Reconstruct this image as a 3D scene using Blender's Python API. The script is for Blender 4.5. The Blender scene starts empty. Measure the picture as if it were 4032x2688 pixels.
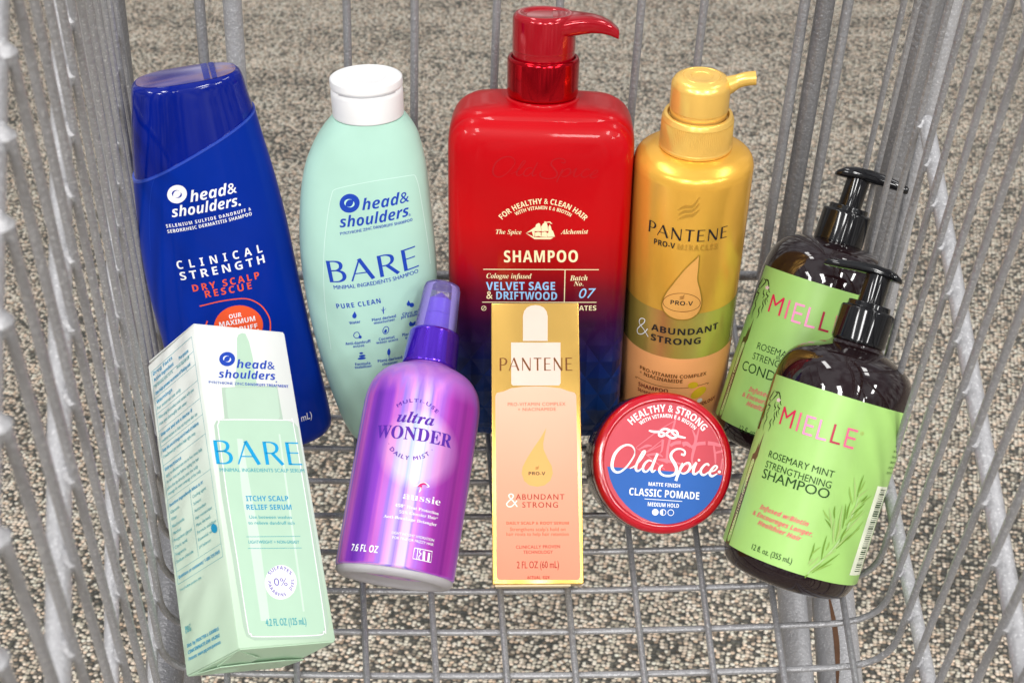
import bpy, bmesh, math, random
from mathutils import Vector, Matrix, Euler
from mathutils.bvhtree import BVHTree
SC = bpy.context.scene
COL = SC.collection
R = math.radians
random.seed(7)

# ------------------------------------------------------------------ camera, world, lamps, exposure
CAM_Z = 0.5116
cam = bpy.data.cameras.new('camera'); cam.lens = 45.92; cam.sensor_width = 36; cam.clip_start = 0.02; cam.clip_end = 60
cam.dof.use_dof = True; cam.dof.focus_distance = 0.66; cam.dof.aperture_fstop = 21.0
camo = bpy.data.objects.new('camera', cam); COL.objects.link(camo)
camo.location = (0, 0, CAM_Z); camo.rotation_euler = (R(50), 0, 0)
SC.camera = camo

SC.view_settings.view_transform = 'Standard'; SC.view_settings.look = 'None'
SC.view_settings.exposure = 0.50; SC.view_settings.gamma = 1.0; SC.view_settings.use_curve_mapping = False
SC.render.engine = 'CYCLES'
SC.cycles.use_denoising = True; SC.cycles.max_bounces = 8; SC.cycles.transparent_max_bounces = 12
SC.cycles.caustics_reflective = False; SC.cycles.caustics_refractive = False

W = bpy.data.worlds.new('World'); SC.world = W; W.use_nodes = True

class NT:
    """thin wrapper to write node trees tersely"""
    def __init__(s, tree): s.t = tree
    def n(s, typ, ins=None, **kw):
        nd = s.t.nodes.new(typ)
        for k, v in kw.items(): setattr(nd, k, v)
        for k, v in (ins or {}).items(): s.set(nd, k, v)
        return nd
    def set(s, nd, k, v):
        sock = nd.inputs[k]
        if isinstance(v, bpy.types.NodeSocket): s.t.links.new(v, sock)
        elif hasattr(v, 'outputs'): s.t.links.new(v.outputs[0], sock)
        else: sock.default_value = v
    def m(s, op, a, b=0.0, c=0.0, clamp=False):
        nd = s.t.nodes.new('ShaderNodeMath'); nd.operation = op; nd.use_clamp = clamp
        s.set(nd, 0, a); s.set(nd, 1, b); s.set(nd, 2, c)
        return nd.outputs[0]
    def ramp(s, fac, stops, interp='LINEAR'):
        nd = s.t.nodes.new('ShaderNodeValToRGB'); cr = nd.color_ramp; cr.interpolation = interp
        while len(cr.elements) < len(stops): cr.elements.new(0.5)
        for e, (p, c) in zip(cr.elements, stops):
            e.position = p; e.color = tuple(c) + ((1,) if len(c) == 3 else ())
        s.set(nd, 'Fac', fac); return nd.outputs['Color']
    def mix(s, fac, a, b, mode='MIX'):
        nd = s.t.nodes.new('ShaderNodeMix'); nd.data_type = 'RGBA'; nd.blend_type = mode
        s.set(nd, 0, fac)
        for i, v in ((6, a), (7, b)):
            if isinstance(v, tuple) and len(v) == 3: v = v + (1,)
            s.set(nd, i, v)
        return nd.outputs[2]

wt = NT(W.node_tree); bg = W.node_tree.nodes['Background']
tc = wt.n('ShaderNodeTexCoord'); sep = wt.n('ShaderNodeSeparateXYZ', {0: tc.outputs['Generated']})
# the shop round the trolley: pale ceiling above, darker shelving at eye level, floor below
shelf = wt.n('ShaderNodeTexNoise', {'Vector': wt.n('ShaderNodeMapping', {'Vector': tc.outputs['Generated'], 'Scale': (14, 14, 5)}), 'Scale': 1.0, 'Detail': 3.0})
shelf_c = wt.ramp(shelf.outputs['Fac'], [(0.35, (0.05, 0.05, 0.055)), (0.5, (0.36, 0.35, 0.34)), (0.66, (0.78, 0.76, 0.74))])
z01 = wt.m('MULTIPLY_ADD', sep.outputs[2], 0.5, 0.5)
up = wt.ramp(z01, [(0.0, (0.25, 0.23, 0.2)), (0.40, (0.25, 0.23, 0.2)), (0.62, (0.30, 0.30, 0.30)), (0.72, (0.60, 0.61, 0.63)), (1.0, (0.66, 0.67, 0.70))])
mid = wt.ramp(z01, [(0.44, (0, 0, 0)), (0.5, (1, 1, 1)), (0.63, (1, 1, 1)), (0.69, (0, 0, 0))])
tile = wt.n('ShaderNodeTexNoise', {'Vector': tc.outputs['Generated'], 'Scale': 3.2, 'Detail': 2.0})
up = wt.mix(1.0, up, wt.ramp(tile.outputs['Fac'], [(.38, (.40, .40, .42)), (.6, (1.15, 1.15, 1.15))]), 'MULTIPLY')
wc = wt.mix(mid, up, shelf_c)
wt.t.links.new(wc, bg.inputs['Color']); bg.inputs['Strength'].default_value = 0.84

def ceiling_light(x, y, z, sx, sy, power):
    l = bpy.data.lights.new('ceiling_lamp', 'AREA'); l.shape = 'RECTANGLE'; l.size = sx; l.size_y = sy
    l.energy = power; l.color = (1.0, 0.985, 0.96)
    o = bpy.data.objects.new('ceiling_lamp', l); COL.objects.link(o); o.location = (x, y, z)
    return o
for lx, ly in ((-.75, -1.7), (.95, -1.5), (2.5, -1.3), (-2.3, -1.2), (.15, -3.3), (1.9, -3.2), (-1.5, -3.3), (1.5, 1.0), (-.9, 1.3)):
    ceiling_light(lx, ly, 2.35, 0.34, 1.2, 32 if ly < 0 else 13)

# ------------------------------------------------------------------ materials
MATS = {}
def mat(name, color=(.5, .5, .5), rough=.5, metal=0., spec=.5, coat=0., var=0.04, bump=0., bscale=400., **kw):
    """procedural Principled material: slight noise in colour and gloss, optional fine bump"""
    if name in MATS: return MATS[name]
    m = bpy.data.materials.new(name); m.use_nodes = True; t = NT(m.node_tree)
    b = m.node_tree.nodes['Principled BSDF']
    tc = t.n('ShaderNodeTexCoord')
    nz = t.n('ShaderNodeTexNoise', {'Vector': tc.outputs['Object'], 'Scale': 90.0, 'Detail': 3.0})
    if callable(color): c = color(t, tc)
    else:
        k = tuple(min(1, v * (1 + var)) for v in color); d = tuple(v * (1 - var) for v in color)
        c = t.mix(nz.outputs['Fac'], d, k)
    t.set(b, 'Base Color', c)
    t.set(b, 'Roughness', t.m('MULTIPLY_ADD', nz.outputs['Fac'], rough * .25, rough * .87))
    b.inputs['Metallic'].default_value = metal; b.inputs['Specular IOR Level'].default_value = spec
    b.inputs['Coat Weight'].default_value = coat; b.inputs['Coat Roughness'].default_value = .04
    for k, v in kw.items(): t.set(b, k, v)
    if bump:
        if callable(bump): h, st, ds = bump(t, tc)
        else:
            h = t.n('ShaderNodeTexNoise', {'Vector': tc.outputs['Object'], 'Scale': bscale, 'Detail': 2.0}).outputs['Fac']; st, ds = bump, .001
        t.set(b, 'Normal', t.n('ShaderNodeBump', {'Height': h, 'Strength': st, 'Distance': ds}))
    MATS[name] = m; return m

def objz(t, tc): return t.n('ShaderNodeSeparateXYZ', {0: tc.outputs['Object']}).outputs

# ------------------------------------------------------------------ objects
def tag(o, label=None, cat=None, group=None, kind=None):
    for k, v in (('label', label), ('category', cat), ('group', group), ('kind', kind)):
        if v: o[k] = v
    return o
def thing(name, frame, label, cat, group=None):
    o = bpy.data.objects.new(name, None); COL.objects.link(o); o.empty_display_size = .02
    if frame:
        org, x, y, a = frame
        o.matrix_world = Matrix(((x[0], y[0], a[0], org[0]), (x[1], y[1], a[1], org[1]), (x[2], y[2], a[2], org[2]), (0, 0, 0, 1)))
    return tag(o, label, cat, group)
def link(name, me, m, parent=None, label=None, smooth=True, angle=35):
    o = bpy.data.objects.new(name, me); COL.objects.link(o)
    if m: me.materials.append(m)
    if smooth:
        me.polygons.foreach_set('use_smooth', [True] * len(me.polygons))
        me.set_sharp_from_angle(angle=R(angle))
    if parent: o.parent = parent
    if label: o['label'] = label
    return o
def mesh(name, verts, faces, m=None, parent=None, label=None, smooth=True, angle=35):
    me = bpy.data.meshes.new(name); me.from_pydata([tuple(v) for v in verts], [], faces); me.update()
    return link(name, me, m, parent, label, smooth, angle)
MM = .001

class Geo:
    def __init__(s): s.v = []; s.f = []
    def add(s, v, f):
        o = len(s.v); s.v += [tuple(q) for q in v]; s.f += [tuple(i + o for i in q) for q in f]
    def obj(s, name, m, parent=None, label=None, smooth=True, angle=35): return mesh(name, s.v, s.f, m, parent, label, smooth, angle)

def grid_faces(rows, cols, wrap=True, off=0):
    f = []
    for i in range(rows - 1):
        for j in range(cols if wrap else cols - 1):
            k = (j + 1) % cols
            f.append((off + i * cols + j, off + i * cols + k, off + (i + 1) * cols + k, off + (i + 1) * cols + j))
    return f
def fillet(prof, r, n=4):
    """round the inner corners of an open (r,z) profile; r = radius or list per point"""
    out = [prof[0]]
    for i in range(1, len(prof) - 1):
        rr = r[i] if isinstance(r, (list, tuple)) else r
        p, a, b = Vector(prof[i]), Vector(prof[i - 1]), Vector(prof[i + 1])
        la, lb = (a - p).length, (b - p).length
        d = min(rr, la * .48, lb * .48)
        if d < 1e-4: out.append(prof[i]); continue
        s, e = p + (a - p).normalized() * d, p + (b - p).normalized() * d
        for k in range(n + 1):
            t = k / n; q = s * (1 - t) ** 2 + p * 2 * t * (1 - t) + e * t * t
            out.append((q.x, q.y))
    out.append(prof[-1]); return out
def lathe(prof, n=72, axis='z', c=(0, 0), ribs=None):
    """(r,z) in mm -> verts, faces; r=0 ends are closed by tiny fans"""
    v, f = [], []
    for (r, z) in prof:
        r = max(r, .01)
        for j in range(n):
            a = 2 * math.pi * j / n
            rr = r
            if ribs and ribs[1] <= z <= ribs[2]: rr = r - ribs[0] * (j % 2)
            x, y = rr * math.cos(a) + c[0], rr * math.sin(a) + c[1]
            v.append((x * MM, y * MM, z * MM) if axis == 'z' else (x * MM, -z * MM, y * MM))
    f = grid_faces(len(prof), n)
    f.append(tuple(range(n))[::-1]); f.append(tuple(range((len(prof) - 1) * n, len(prof) * n)))
    return v, f
def lathe_obj(name, prof, m, parent, label=None, n=72, axis='z', c=(0, 0), ribs=None, angle=35):
    g = Geo(); g.add(*lathe(prof, n, axis, c, ribs)); return g.obj(name, m, parent, label, angle=angle)
def lerp_tab(tab, z):
    """Catmull-Rom through a table [(z, val..)]"""
    n = len(tab)
    if z <= tab[0][0]: return tab[0][1:]
    if z >= tab[-1][0]: return tab[-1][1:]
    i = max(k for k in range(n) if tab[k][0] <= z); i = min(i, n - 2)
    z0, z1 = tab[i][0], tab[i + 1][0]; t = (z - z0) / (z1 - z0)
    out = []
    for c in range(1, len(tab[0])):
        p0, p1 = tab[i][c], tab[i + 1][c]
        m0 = (p1 - tab[i - 1][c]) / (z1 - tab[i - 1][0]) * (z1 - z0) if i > 0 else (p1 - p0)
        m1 = (tab[i + 2][c] - p0) / (tab[i + 2][0] - z0) * (z1 - z0) if i + 2 < n else (p1 - p0)
        out.append((2 * t**3 - 3 * t**2 + 1) * p0 + (t**3 - 2 * t**2 + t) * m0 + (-2 * t**3 + 3 * t**2) * p1 + (t**3 - t**2) * m1)
    return out
def sup(a, e):
    c = math.cos(a); s = math.sin(a); k = 2 / e
    return math.copysign(abs(c) ** k, c), math.copysign(abs(s) ** k, s)
def superloft(tab, n=96, steps=60, e=2.4, z0=None, z1=None, inset=0.):
    """tab rows (z, left, right, depth) in mm; z0/z1 may be functions of x for slanted cuts"""
    v = []; nz = steps
    lo, hi = tab[0][0], tab[-1][0]
    for i in range(nz + 1):
        t = i / nz
        for j in range(n):
            a = 2 * math.pi * j / n; cx, sy = sup(a, e)
            za = lo; zb = hi
            if z0 or z1:
                z = (lo + hi) / 2
                for _ in range(6):
                    l, r, d = lerp_tab(tab, z)
                    x = (l + r) / 2 + (r - l) / 2 * cx
                    zz0 = z0(x) if z0 else lo; zz1 = z1(x) if z1 else hi
                    z = zz0 + (zz1 - zz0) * t
            else: z = lo + (hi - lo) * t
            l, r, d = lerp_tab(tab, z)
            x = (l + r) / 2 + ((r - l) / 2 - inset) * cx
            v.append((x * MM, (d - inset) * sy * MM, z * MM))
    f = grid_faces(nz + 1, n)
    f.append(tuple(range(n))[::-1]); f.append(tuple(range(nz * n, (nz + 1) * n)))
    return v, f
def catmull(pts, n=6):
    if len(pts) < 3: return [Vector(p) for p in pts]
    P = [Vector(p) for p in pts]; out = []
    for i in range(len(P) - 1):
        a = P[i - 1] if i else P[0] * 2 - P[1]; d = P[i + 2] if i + 2 < len(P) else P[-1] * 2 - P[-2]
        b, c = P[i], P[i + 1]
        for k in range(n):
            t = k / n
            out.append(.5 * ((2 * b) + (c - a) * t + (2 * a - 5 * b + 4 * c - d) * t * t + (3 * b - a - 3 * c + d) * t**3))
    out.append(P[-1]); return out
def tube(path, r, n=10, cap=True):
    P = [Vector(p) for p in path]; v = []
    T = [((P[min(i + 1, len(P) - 1)] - P[max(i - 1, 0)]).normalized()) for i in range(len(P))]
    u = T[0].orthogonal().normalized()
    for i, p in enumerate(P):
        u = (u - T[i] * u.dot(T[i])).normalized(); w = T[i].cross(u)
        rr = r[i] if isinstance(r, (list, tuple)) else r
        for j in range(n):
            a = 2 * math.pi * j / n
            v.append(p + u * rr * math.cos(a) + w * rr * math.sin(a))
    f = grid_faces(len(P), n)
    if cap: f.append(tuple(range(n))[::-1]); f.append(tuple(range((len(P) - 1) * n, len(P) * n)))
    return v, f
def box_obj(name, x0, x1, y0, y1, z0, z1, m, parent, bev=.0005, label=None):
    bm = bmesh.new()
    bmesh.ops.create_cube(bm, size=1)
    for q in bm.verts: q.co = Vector(((x0 + x1) / 2 + q.co.x * (x1 - x0), (y0 + y1) / 2 + q.co.y * (y1 - y0), (z0 + z1) / 2 + q.co.z * (z1 - z0)))
    if bev: bmesh.ops.bevel(bm, geom=bm.edges[:], offset=bev, segments=2, affect='EDGES', profile=.5)
    me = bpy.data.meshes.new(name); bm.to_mesh(me); bm.free()
    return link(name, me, m, parent, label)

# ------------------------------------------------------------------ printing: lettering and artwork laid on real surfaces
def conv(s, f):
    base = {'SB': (0x1D400, 0x1D41A, 0x1D7CE), 'SBI': (0x1D468, 0x1D482, None), 'SI0': (0x1D434, 0x1D44E, None),
            'B': (0x1D5D4, 0x1D5EE, 0x1D7EC), 'BI': (0x1D63C, 0x1D656, None)}.get(f)
    if not base: return s
    o = ''
    for ch in s:
        if 'A' <= ch <= 'Z': o += chr(base[0] + ord(ch) - 65)
        elif 'a' <= ch <= 'z': o += chr(base[1] + ord(ch) - 97)
        elif ch.isdigit() and base[2]: o += chr(base[2] + ord(ch) - 48)
        else: o += ch
    return o
_cu = bpy.data.curves.new('scratch_text', 'FONT'); _cu.resolution_u = 3
_to = bpy.data.objects.new('scratch_text', _cu); COL.objects.link(_to)
_cache = {}
def glyphs(s, f, space=1., off=0.):
    key = (s, f, space, off)
    if key in _cache: return _cache[key]
    _cu.body = conv(s, f); _cu.space_character = space; _cu.offset = off
    _cu.shear = .25 if f == 'SI0' else .10 if f == 'BI' else 0.
    me = _to.to_mesh()
    v = [(q.co.x, q.co.y) for q in me.vertices]; fc = [tuple(p.vertices) for p in me.polygons]
    _to.to_mesh_clear(); _cache[key] = (v, fc); return v, fc
def capheight(f): 
    v, _ = glyphs('H', f); return max(q[1] for q in v)

# high-contrast capitals drawn with a broad pen: strokes of (points, widths)
PEN = {
 'B': (.66, [([(.1, 0), (.1, 1)], [.135]), ([(.1, .97), (.34, .97), (.5, .9), (.54, .77), (.48, .62), (.32, .545), (.1, .54)], [.05, .06, .12, .135, .11, .06, .05]), ([(.1, .54), (.36, .54), (.55, .45), (.6, .28), (.54, .12), (.36, .03), (.1, .03)], [.05, .06, .12, .145, .12, .06, .05])]),
 'A': (.86, [([(.02, 0), (.42, 1)], [.06]), ([(.40, 1), (.8, 0)], [.145]), ([(.17, .34), (.62, .34)], [.05])]),
 'R': (.72, [([(.1, 0), (.1, 1)], [.135]), ([(.1, .97), (.34, .97), (.52, .88), (.56, .73), (.5, .58), (.34, .5), (.1, .5)], [.05, .06, .12, .135, .11, .06, .05]), ([(.34, .5), (.7, .0)], [.135])]),
 'E': (.60, [([(.1, 0), (.1, 1)], [.135]), ([(.1, .97), (.56, .97)], [.06]), ([(.1, .53), (.5, .53)], [.05]), ([(.1, .03), (.58, .03)], [.06])]),
 'P': (.62, [([(.1, 0), (.1, 1)], [.135]), ([(.1, .97), (.36, .97), (.54, .87), (.58, .71), (.52, .55), (.36, .46), (.1, .45)], [.05, .06, .12, .15, .12, .06, .05])]),
 'N': (.82, [([(.1, 0), (.1, 1)], [.07]), ([(.08, 1), (.7, 0)], [.145]), ([(.72, 0), (.72, 1)], [.07])]),
 'T': (.68, [([(.34, 0), (.34, 1)], [.135]), ([(.02, .96), (.66, .96)], [.08])]),
}
def ribbon(pts, ws, smooth=True):
    P = catmull([(p[0], p[1], 0) for p in pts], 5) if smooth and len(pts) > 2 else [Vector((p[0], p[1], 0)) for p in pts]
    k = len(P); v = []; f = []
    for i, p in enumerate(P):
        t = P[min(i + 1, k - 1)] - P[max(i - 1, 0)]
        t = t.normalized() if t.length > 1e-9 else Vector((1, 0, 0)); n = Vector((-t.y, t.x, 0))
        q = i / (k - 1) * (len(ws) - 1); a = int(q); b = min(a + 1, len(ws) - 1); w = ws[a] * (1 - (q - a)) + ws[b] * (q - a)
        v += [((p + n * w / 2).x, (p + n * w / 2).y), ((p - n * w / 2).x, (p - n * w / 2).y)]
        if i: f.append((2 * i - 2, 2 * i - 1, 2 * i + 1, 2 * i))
    return v, f
def circ3(a, b, c):
    ax, ay = a; bx, by = b; cx, cy = c
    d = 2 * (ax * (by - cy) + bx * (cy - ay) + cx * (ay - by))
    ux = ((ax**2 + ay**2) * (by - cy) + (bx**2 + by**2) * (cy - ay) + (cx**2 + cy**2) * (ay - by)) / d
    uy = ((ax**2 + ay**2) * (cx - bx) + (bx**2 + by**2) * (ax - cx) + (cx**2 + cy**2) * (bx - ax)) / d
    return ux, uy, math.hypot(ax - ux, ay - uy)
def flat_item(it):
    """one printed item -> flat (u,z) mm verts + faces"""
    t = it[0]
    if t == 'T':
        _, col, f, s, x0, y0, x1, y1, cap = it[:9]; sp = it[9] if len(it) > 9 else 1.; off = min(0., it[10]) if len(it) > 10 else 0.
        v, fc = glyphs(s, f, sp, off)
        if not v: return [], []
        mn, mx = min(q[0] for q in v), max(q[0] for q in v); ln = math.hypot(x1 - x0, y1 - y0)
        ux, uy = (x1 - x0) / ln, (y1 - y0) / ln; sy = cap / capheight(f); sx = ln / max(mx - mn, 1e-6)
        return [(x0 + ux * (q[0] - mn) * sx - uy * q[1] * sy, y0 + uy * (q[0] - mn) * sx + ux * q[1] * sy) for q in v], fc
    if t == 'A':
        _, col, f, s, x0, y0, xm, ym, x1, y1, cap = it[:11]; sp = it[11] if len(it) > 11 else 1.; off = 0.
        v, fc = glyphs(s, f, sp, off); mn, mx = min(q[0] for q in v), max(q[0] for q in v); sy = cap / capheight(f)
        cx, cy, r = circ3((x0, y0), (xm, ym), (x1, y1))
        a0, am, a1 = (math.atan2(y - cy, x - cx) for x, y in ((x0, y0), (xm, ym), (x1, y1)))
        def near(a, b): return a + 2 * math.pi * round((b - a) / (2 * math.pi))
        a0 = near(a0, am); a1 = near(a1, am); sg = 1 if a1 < a0 else -1
        o = []
        for q in v:
            a = a0 + (a1 - a0) * (q[0] - mn) / (mx - mn); rr = r + sg * q[1] * sy
            o.append((cx + rr * math.cos(a), cy + rr * math.sin(a)))
        return o, fc
    if t == 'G':
        _, col, f, s, x0, y0, x1, y1, cap = it[:9]; V = []; F = []; x = 0
        for ch in s:
            w, st = PEN[ch]
            for pts, ws in st:
                v, fc = ribbon(pts, ws); o = len(V)
                V += [(q[0] + x, q[1]) for q in v]; F += [tuple(i + o for i in g) for g in fc]
            x += w + .16
        mn, mx = min(q[0] for q in V), max(q[0] for q in V); ln = math.hypot(x1 - x0, y1 - y0); ux, uy = (x1 - x0) / ln, (y1 - y0) / ln; sx = ln / (mx - mn)
        return [(x0 + ux * (q[0] - mn) * sx - uy * q[1] * cap, y0 + uy * (q[0] - mn) * sx + ux * q[1] * cap) for q in V], F
    if t == 'L': return ribbon(it[2], it[3], it[4] == 0 if len(it) > 4 and it[4] in (0, 1) else True)
    if t == 'P':
        pts = it[2]
        return list(pts), [tuple(range(len(pts)))]
def print_on(parent, items, surf, inkmat, e0=.10, de=.004, seg=2.2, text_name='lettering', art_name='printed_artwork', labels=None):
    """surf(u,z,e) -> local point; items of one ink become one lettering / artwork mesh under parent"""
    groups = {}
    for i, it in enumerate(items):
        v, f = flat_item(it)
        if not v: continue
        L = groups.setdefault((it[1], it[0] in 'TAG'), [])
        off = it[10] if it[0] == 'T' and len(it) > 10 else it[12] if it[0] == 'A' and len(it) > 12 else 0
        if off > 0:   # heavier weight: a second impression shifted by a stroke
            d = off * 1.1 * it[8 if it[0] == 'T' else 10] / .7
            L.append(([(q[0] - d / 2, q[1]) for q in v], f, e0 + de * i)); L.append(([(q[0] + d / 2, q[1]) for q in v], f, e0 + de * i + .012))
        else: L.append((v, f, e0 + de * i))
    blocks = []
    for (col, txt), lst in groups.items():      # a block of print far from the rest is a part of its own
        cl = []
        for q in lst:
            bx = (min(p[0] for p in q[0]), max(p[0] for p in q[0]), min(p[1] for p in q[0]), max(p[1] for p in q[0]))
            near = [c for c in cl if any(max(bx[0] - o[0][1], o[0][0] - bx[1], bx[2] - o[0][3], o[0][2] - bx[3]) < 11 for o in c)]
            new = [(bx, q)] + [o for c in near for o in c]
            cl = [c for c in cl if c not in near] + [new]
        blocks += [(col, txt, [o[1] for o in c]) for c in cl]
    for col, txt, lst in blocks:
        bm = bmesh.new(); lay = bm.verts.layers.float.new('e')
        for v, f, e in lst:
            vs = [bm.verts.new((q[0], q[1], 0)) for q in v]
            for q in vs: q[lay] = e
            for g in f:
                try: bm.faces.new([vs[i] for i in g])
                except ValueError: pass
        big = [g for g in bm.faces if len(g.verts) > 4]
        if big: bmesh.ops.triangulate(bm, faces=big)
        for _ in range(5):
            es = [g for g in bm.edges if g.calc_length() > seg]
            if not es: break
            bmesh.ops.subdivide_edges(bm, edges=es, cuts=1)
        bmesh.ops.triangulate(bm, faces=bm.faces[:])
        for q in bm.verts: q.co = surf(q.co.x, q.co.y, q[lay])
        bm.normal_update()
        me = bpy.data.meshes.new(text_name); bm.to_mesh(me); bm.free()
        nm = text_name if txt else art_name
        word = (labels or {}).get(col)
        link(nm, me, inkmat(col), parent, (word + (' lettering' if txt else ' printed artwork')) if word else None, smooth=False)
def cyl_surf(r):
    def s(u, z, e):
        a = u / r; return Vector(((r + e) * math.sin(a) * MM, -(r + e) * math.cos(a) * MM, z * MM))
    return s
def plane_surf(y):
    return lambda u, z, e: Vector((u * MM, (y - e) * MM, z * MM))
def ray_surf(*objs):
    trees = []
    for o in objs:
        bm = bmesh.new(); bm.from_mesh(o.data); trees.append(BVHTree.FromBMesh(bm)); bm.free()
    def s(u, z, e):
        best = None
        for t in trees:
            h = t.ray_cast(Vector((u * MM, -.2, z * MM)), Vector((0, 1, 0)))
            if h[0] is not None and (best is None or h[0].y < best[0].y): best = h
        if best is None: return Vector((u * MM, 0, z * MM))
        n = best[1] if best[1].y < 0 else -best[1]
        return best[0] + n * e * MM
    return s
INKC = {'white': (.86, .86, .86), 'orange': (.80, .10, .03), 'blue': (.005, .02, .30), 'dblue': (.015, .06, .42), 'mint': (.50, .80, .66), 'cream': (.86, .76, .46),
 'sky': (.30, .55, .85), 'black': (.02, .018, .02), 'brown': (.20, .07, .015), 'brown2': (.16, .055, .012), 'emboss': (.72, .40, .06), 'drop': (.76, .38, .10), 'gold2': (.50, .30, .04), 'dred': (.20, .02, .015),
 'capsule': (.72, .46, .02), 'pearl': (.85, .82, .75), 'peach': (.80, .36, .23), 'ivory': (.66, .51, .43), 'ivory2': (.92, .82, .72), 'brownred': (.42, .10, .045), 'brownred2': (.30, .035, .02), 'honey': (.66, .35, .11),
 'jblue': (.03, .12, .42), 'jpink': (.72, .18, .22), 'purple': (.09, .02, .32), 'magenta': (.55, .01, .16), 'hairdk': (.03, .03, .012), 'flower': (.85, .62, .62), 'pink': (.82, .14, .26), 'pink2': (.66, .02, .09), 'pink3': (.84, .28, .50), 'pink4': (.40, .02, .06), 'pinkt': (.72, .08, .14),
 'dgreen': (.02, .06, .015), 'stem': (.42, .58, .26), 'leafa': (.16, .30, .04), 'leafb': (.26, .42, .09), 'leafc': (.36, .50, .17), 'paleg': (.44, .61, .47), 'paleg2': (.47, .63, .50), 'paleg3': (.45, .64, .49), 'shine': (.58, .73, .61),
 'halo': (.42, .55, .44), 'mintedge': (.62, .82, .74), 'blueedge': (.004, .035, .34), 'bwhite': (.84, .87, .84), 'cyan': (.01, .33, .62), 'cyan2': (.015, .30, .52), 'teal': (.05, .36, .42), 'purpleb': (.12, .09, .42)}
def peach(t, tc):   # the card is printed in a blend from pale peach to coral
    z = objz(t, tc)[2]
    return t.ramp(t.m('MULTIPLY', z, 7.4), [(0.0, (.74, .23, .14)), (.35, (.78, .31, .20)), (.7, (.80, .43, .31))])
def ink(col):
    if col == 'peach': return mat('ink peach blend', peach, .5, spec=.15)
    if col == 'emboss' or col == 'gold2': return mat('ink ' + col, INKC[col], .35, metal=.6)
    if col in ('pink', 'pink2', 'pink3', 'pink4', 'pinkt'): return mat('foil ' + col, INKC[col], .4, metal=.1, spec=.25)
    return mat('ink ' + col, INKC[col], .5, spec=.15)

# poses fitted to the photograph: origin, x, y (away), up
FR = {
'red': ((0.01221, 0.53502, 0.00909), (0.99946, -0.03146, -0.00921), (0.02858, 0.97388, -0.22524), (0.01605, 0.22486, 0.97426)),
'blue': ((-0.13772, 0.51715, 0.00813), (0.95882, 0.28263, 0.02803), (-0.27128, 0.94059, -0.20422), (-0.08408, 0.18821, 0.97852)),
'bare': ((-0.06772, 0.52644, 0.00618), (0.99285, 0.11903, -0.00904), (-0.11879, 0.9776, -0.17376), (-0.01184, 0.1736, 0.98475)),
'pan': ((0.08945, 0.5454, 0.00511), (0.98745, -0.15786, 0.00441), (0.15778, 0.985, -0.06992), (0.00669, 0.06974, 0.99754)),
'mb': ((0.14115, 0.50687, 0.0214), (0.92808, -0.35791, -0.10285), (0.24537, 0.79549, -0.55406), (0.28012, 0.48897, 0.8261)),
'mf': ((0.13371, 0.41528, 0.02378), (0.92471, -0.37495, -0.06573), (0.25211, 0.7326, -0.63224), (0.28522, 0.56807, 0.77198)),
'bbox': ((-0.11111, 0.35305, 0.03231), (0.75234, 0.4498, -0.48131), (-0.62317, 0.24898, -0.7414), (-0.21364, 0.85772, 0.46762)),
'mist': ((-0.05555, 0.39964, 0.03124), (0.98458, -0.06044, -0.16413), (-0.10535, 0.54418, -0.83233), (0.13962, 0.83679, 0.52943)),
'pbox': ((0.01218, 0.40531, 0.01868), (0.99997, 0.00525, 0.00557), (0.00115, 0.61581, -0.78789), (-0.00756, 0.78788, 0.61579)),
'jar': ((0.07457, 0.45285, 0.05407), (0.99379, 0.02192, -0.10907), (-0.0931, 0.70056, -0.70749), (0.0609, 0.71326, 0.69825)),
}
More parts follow.
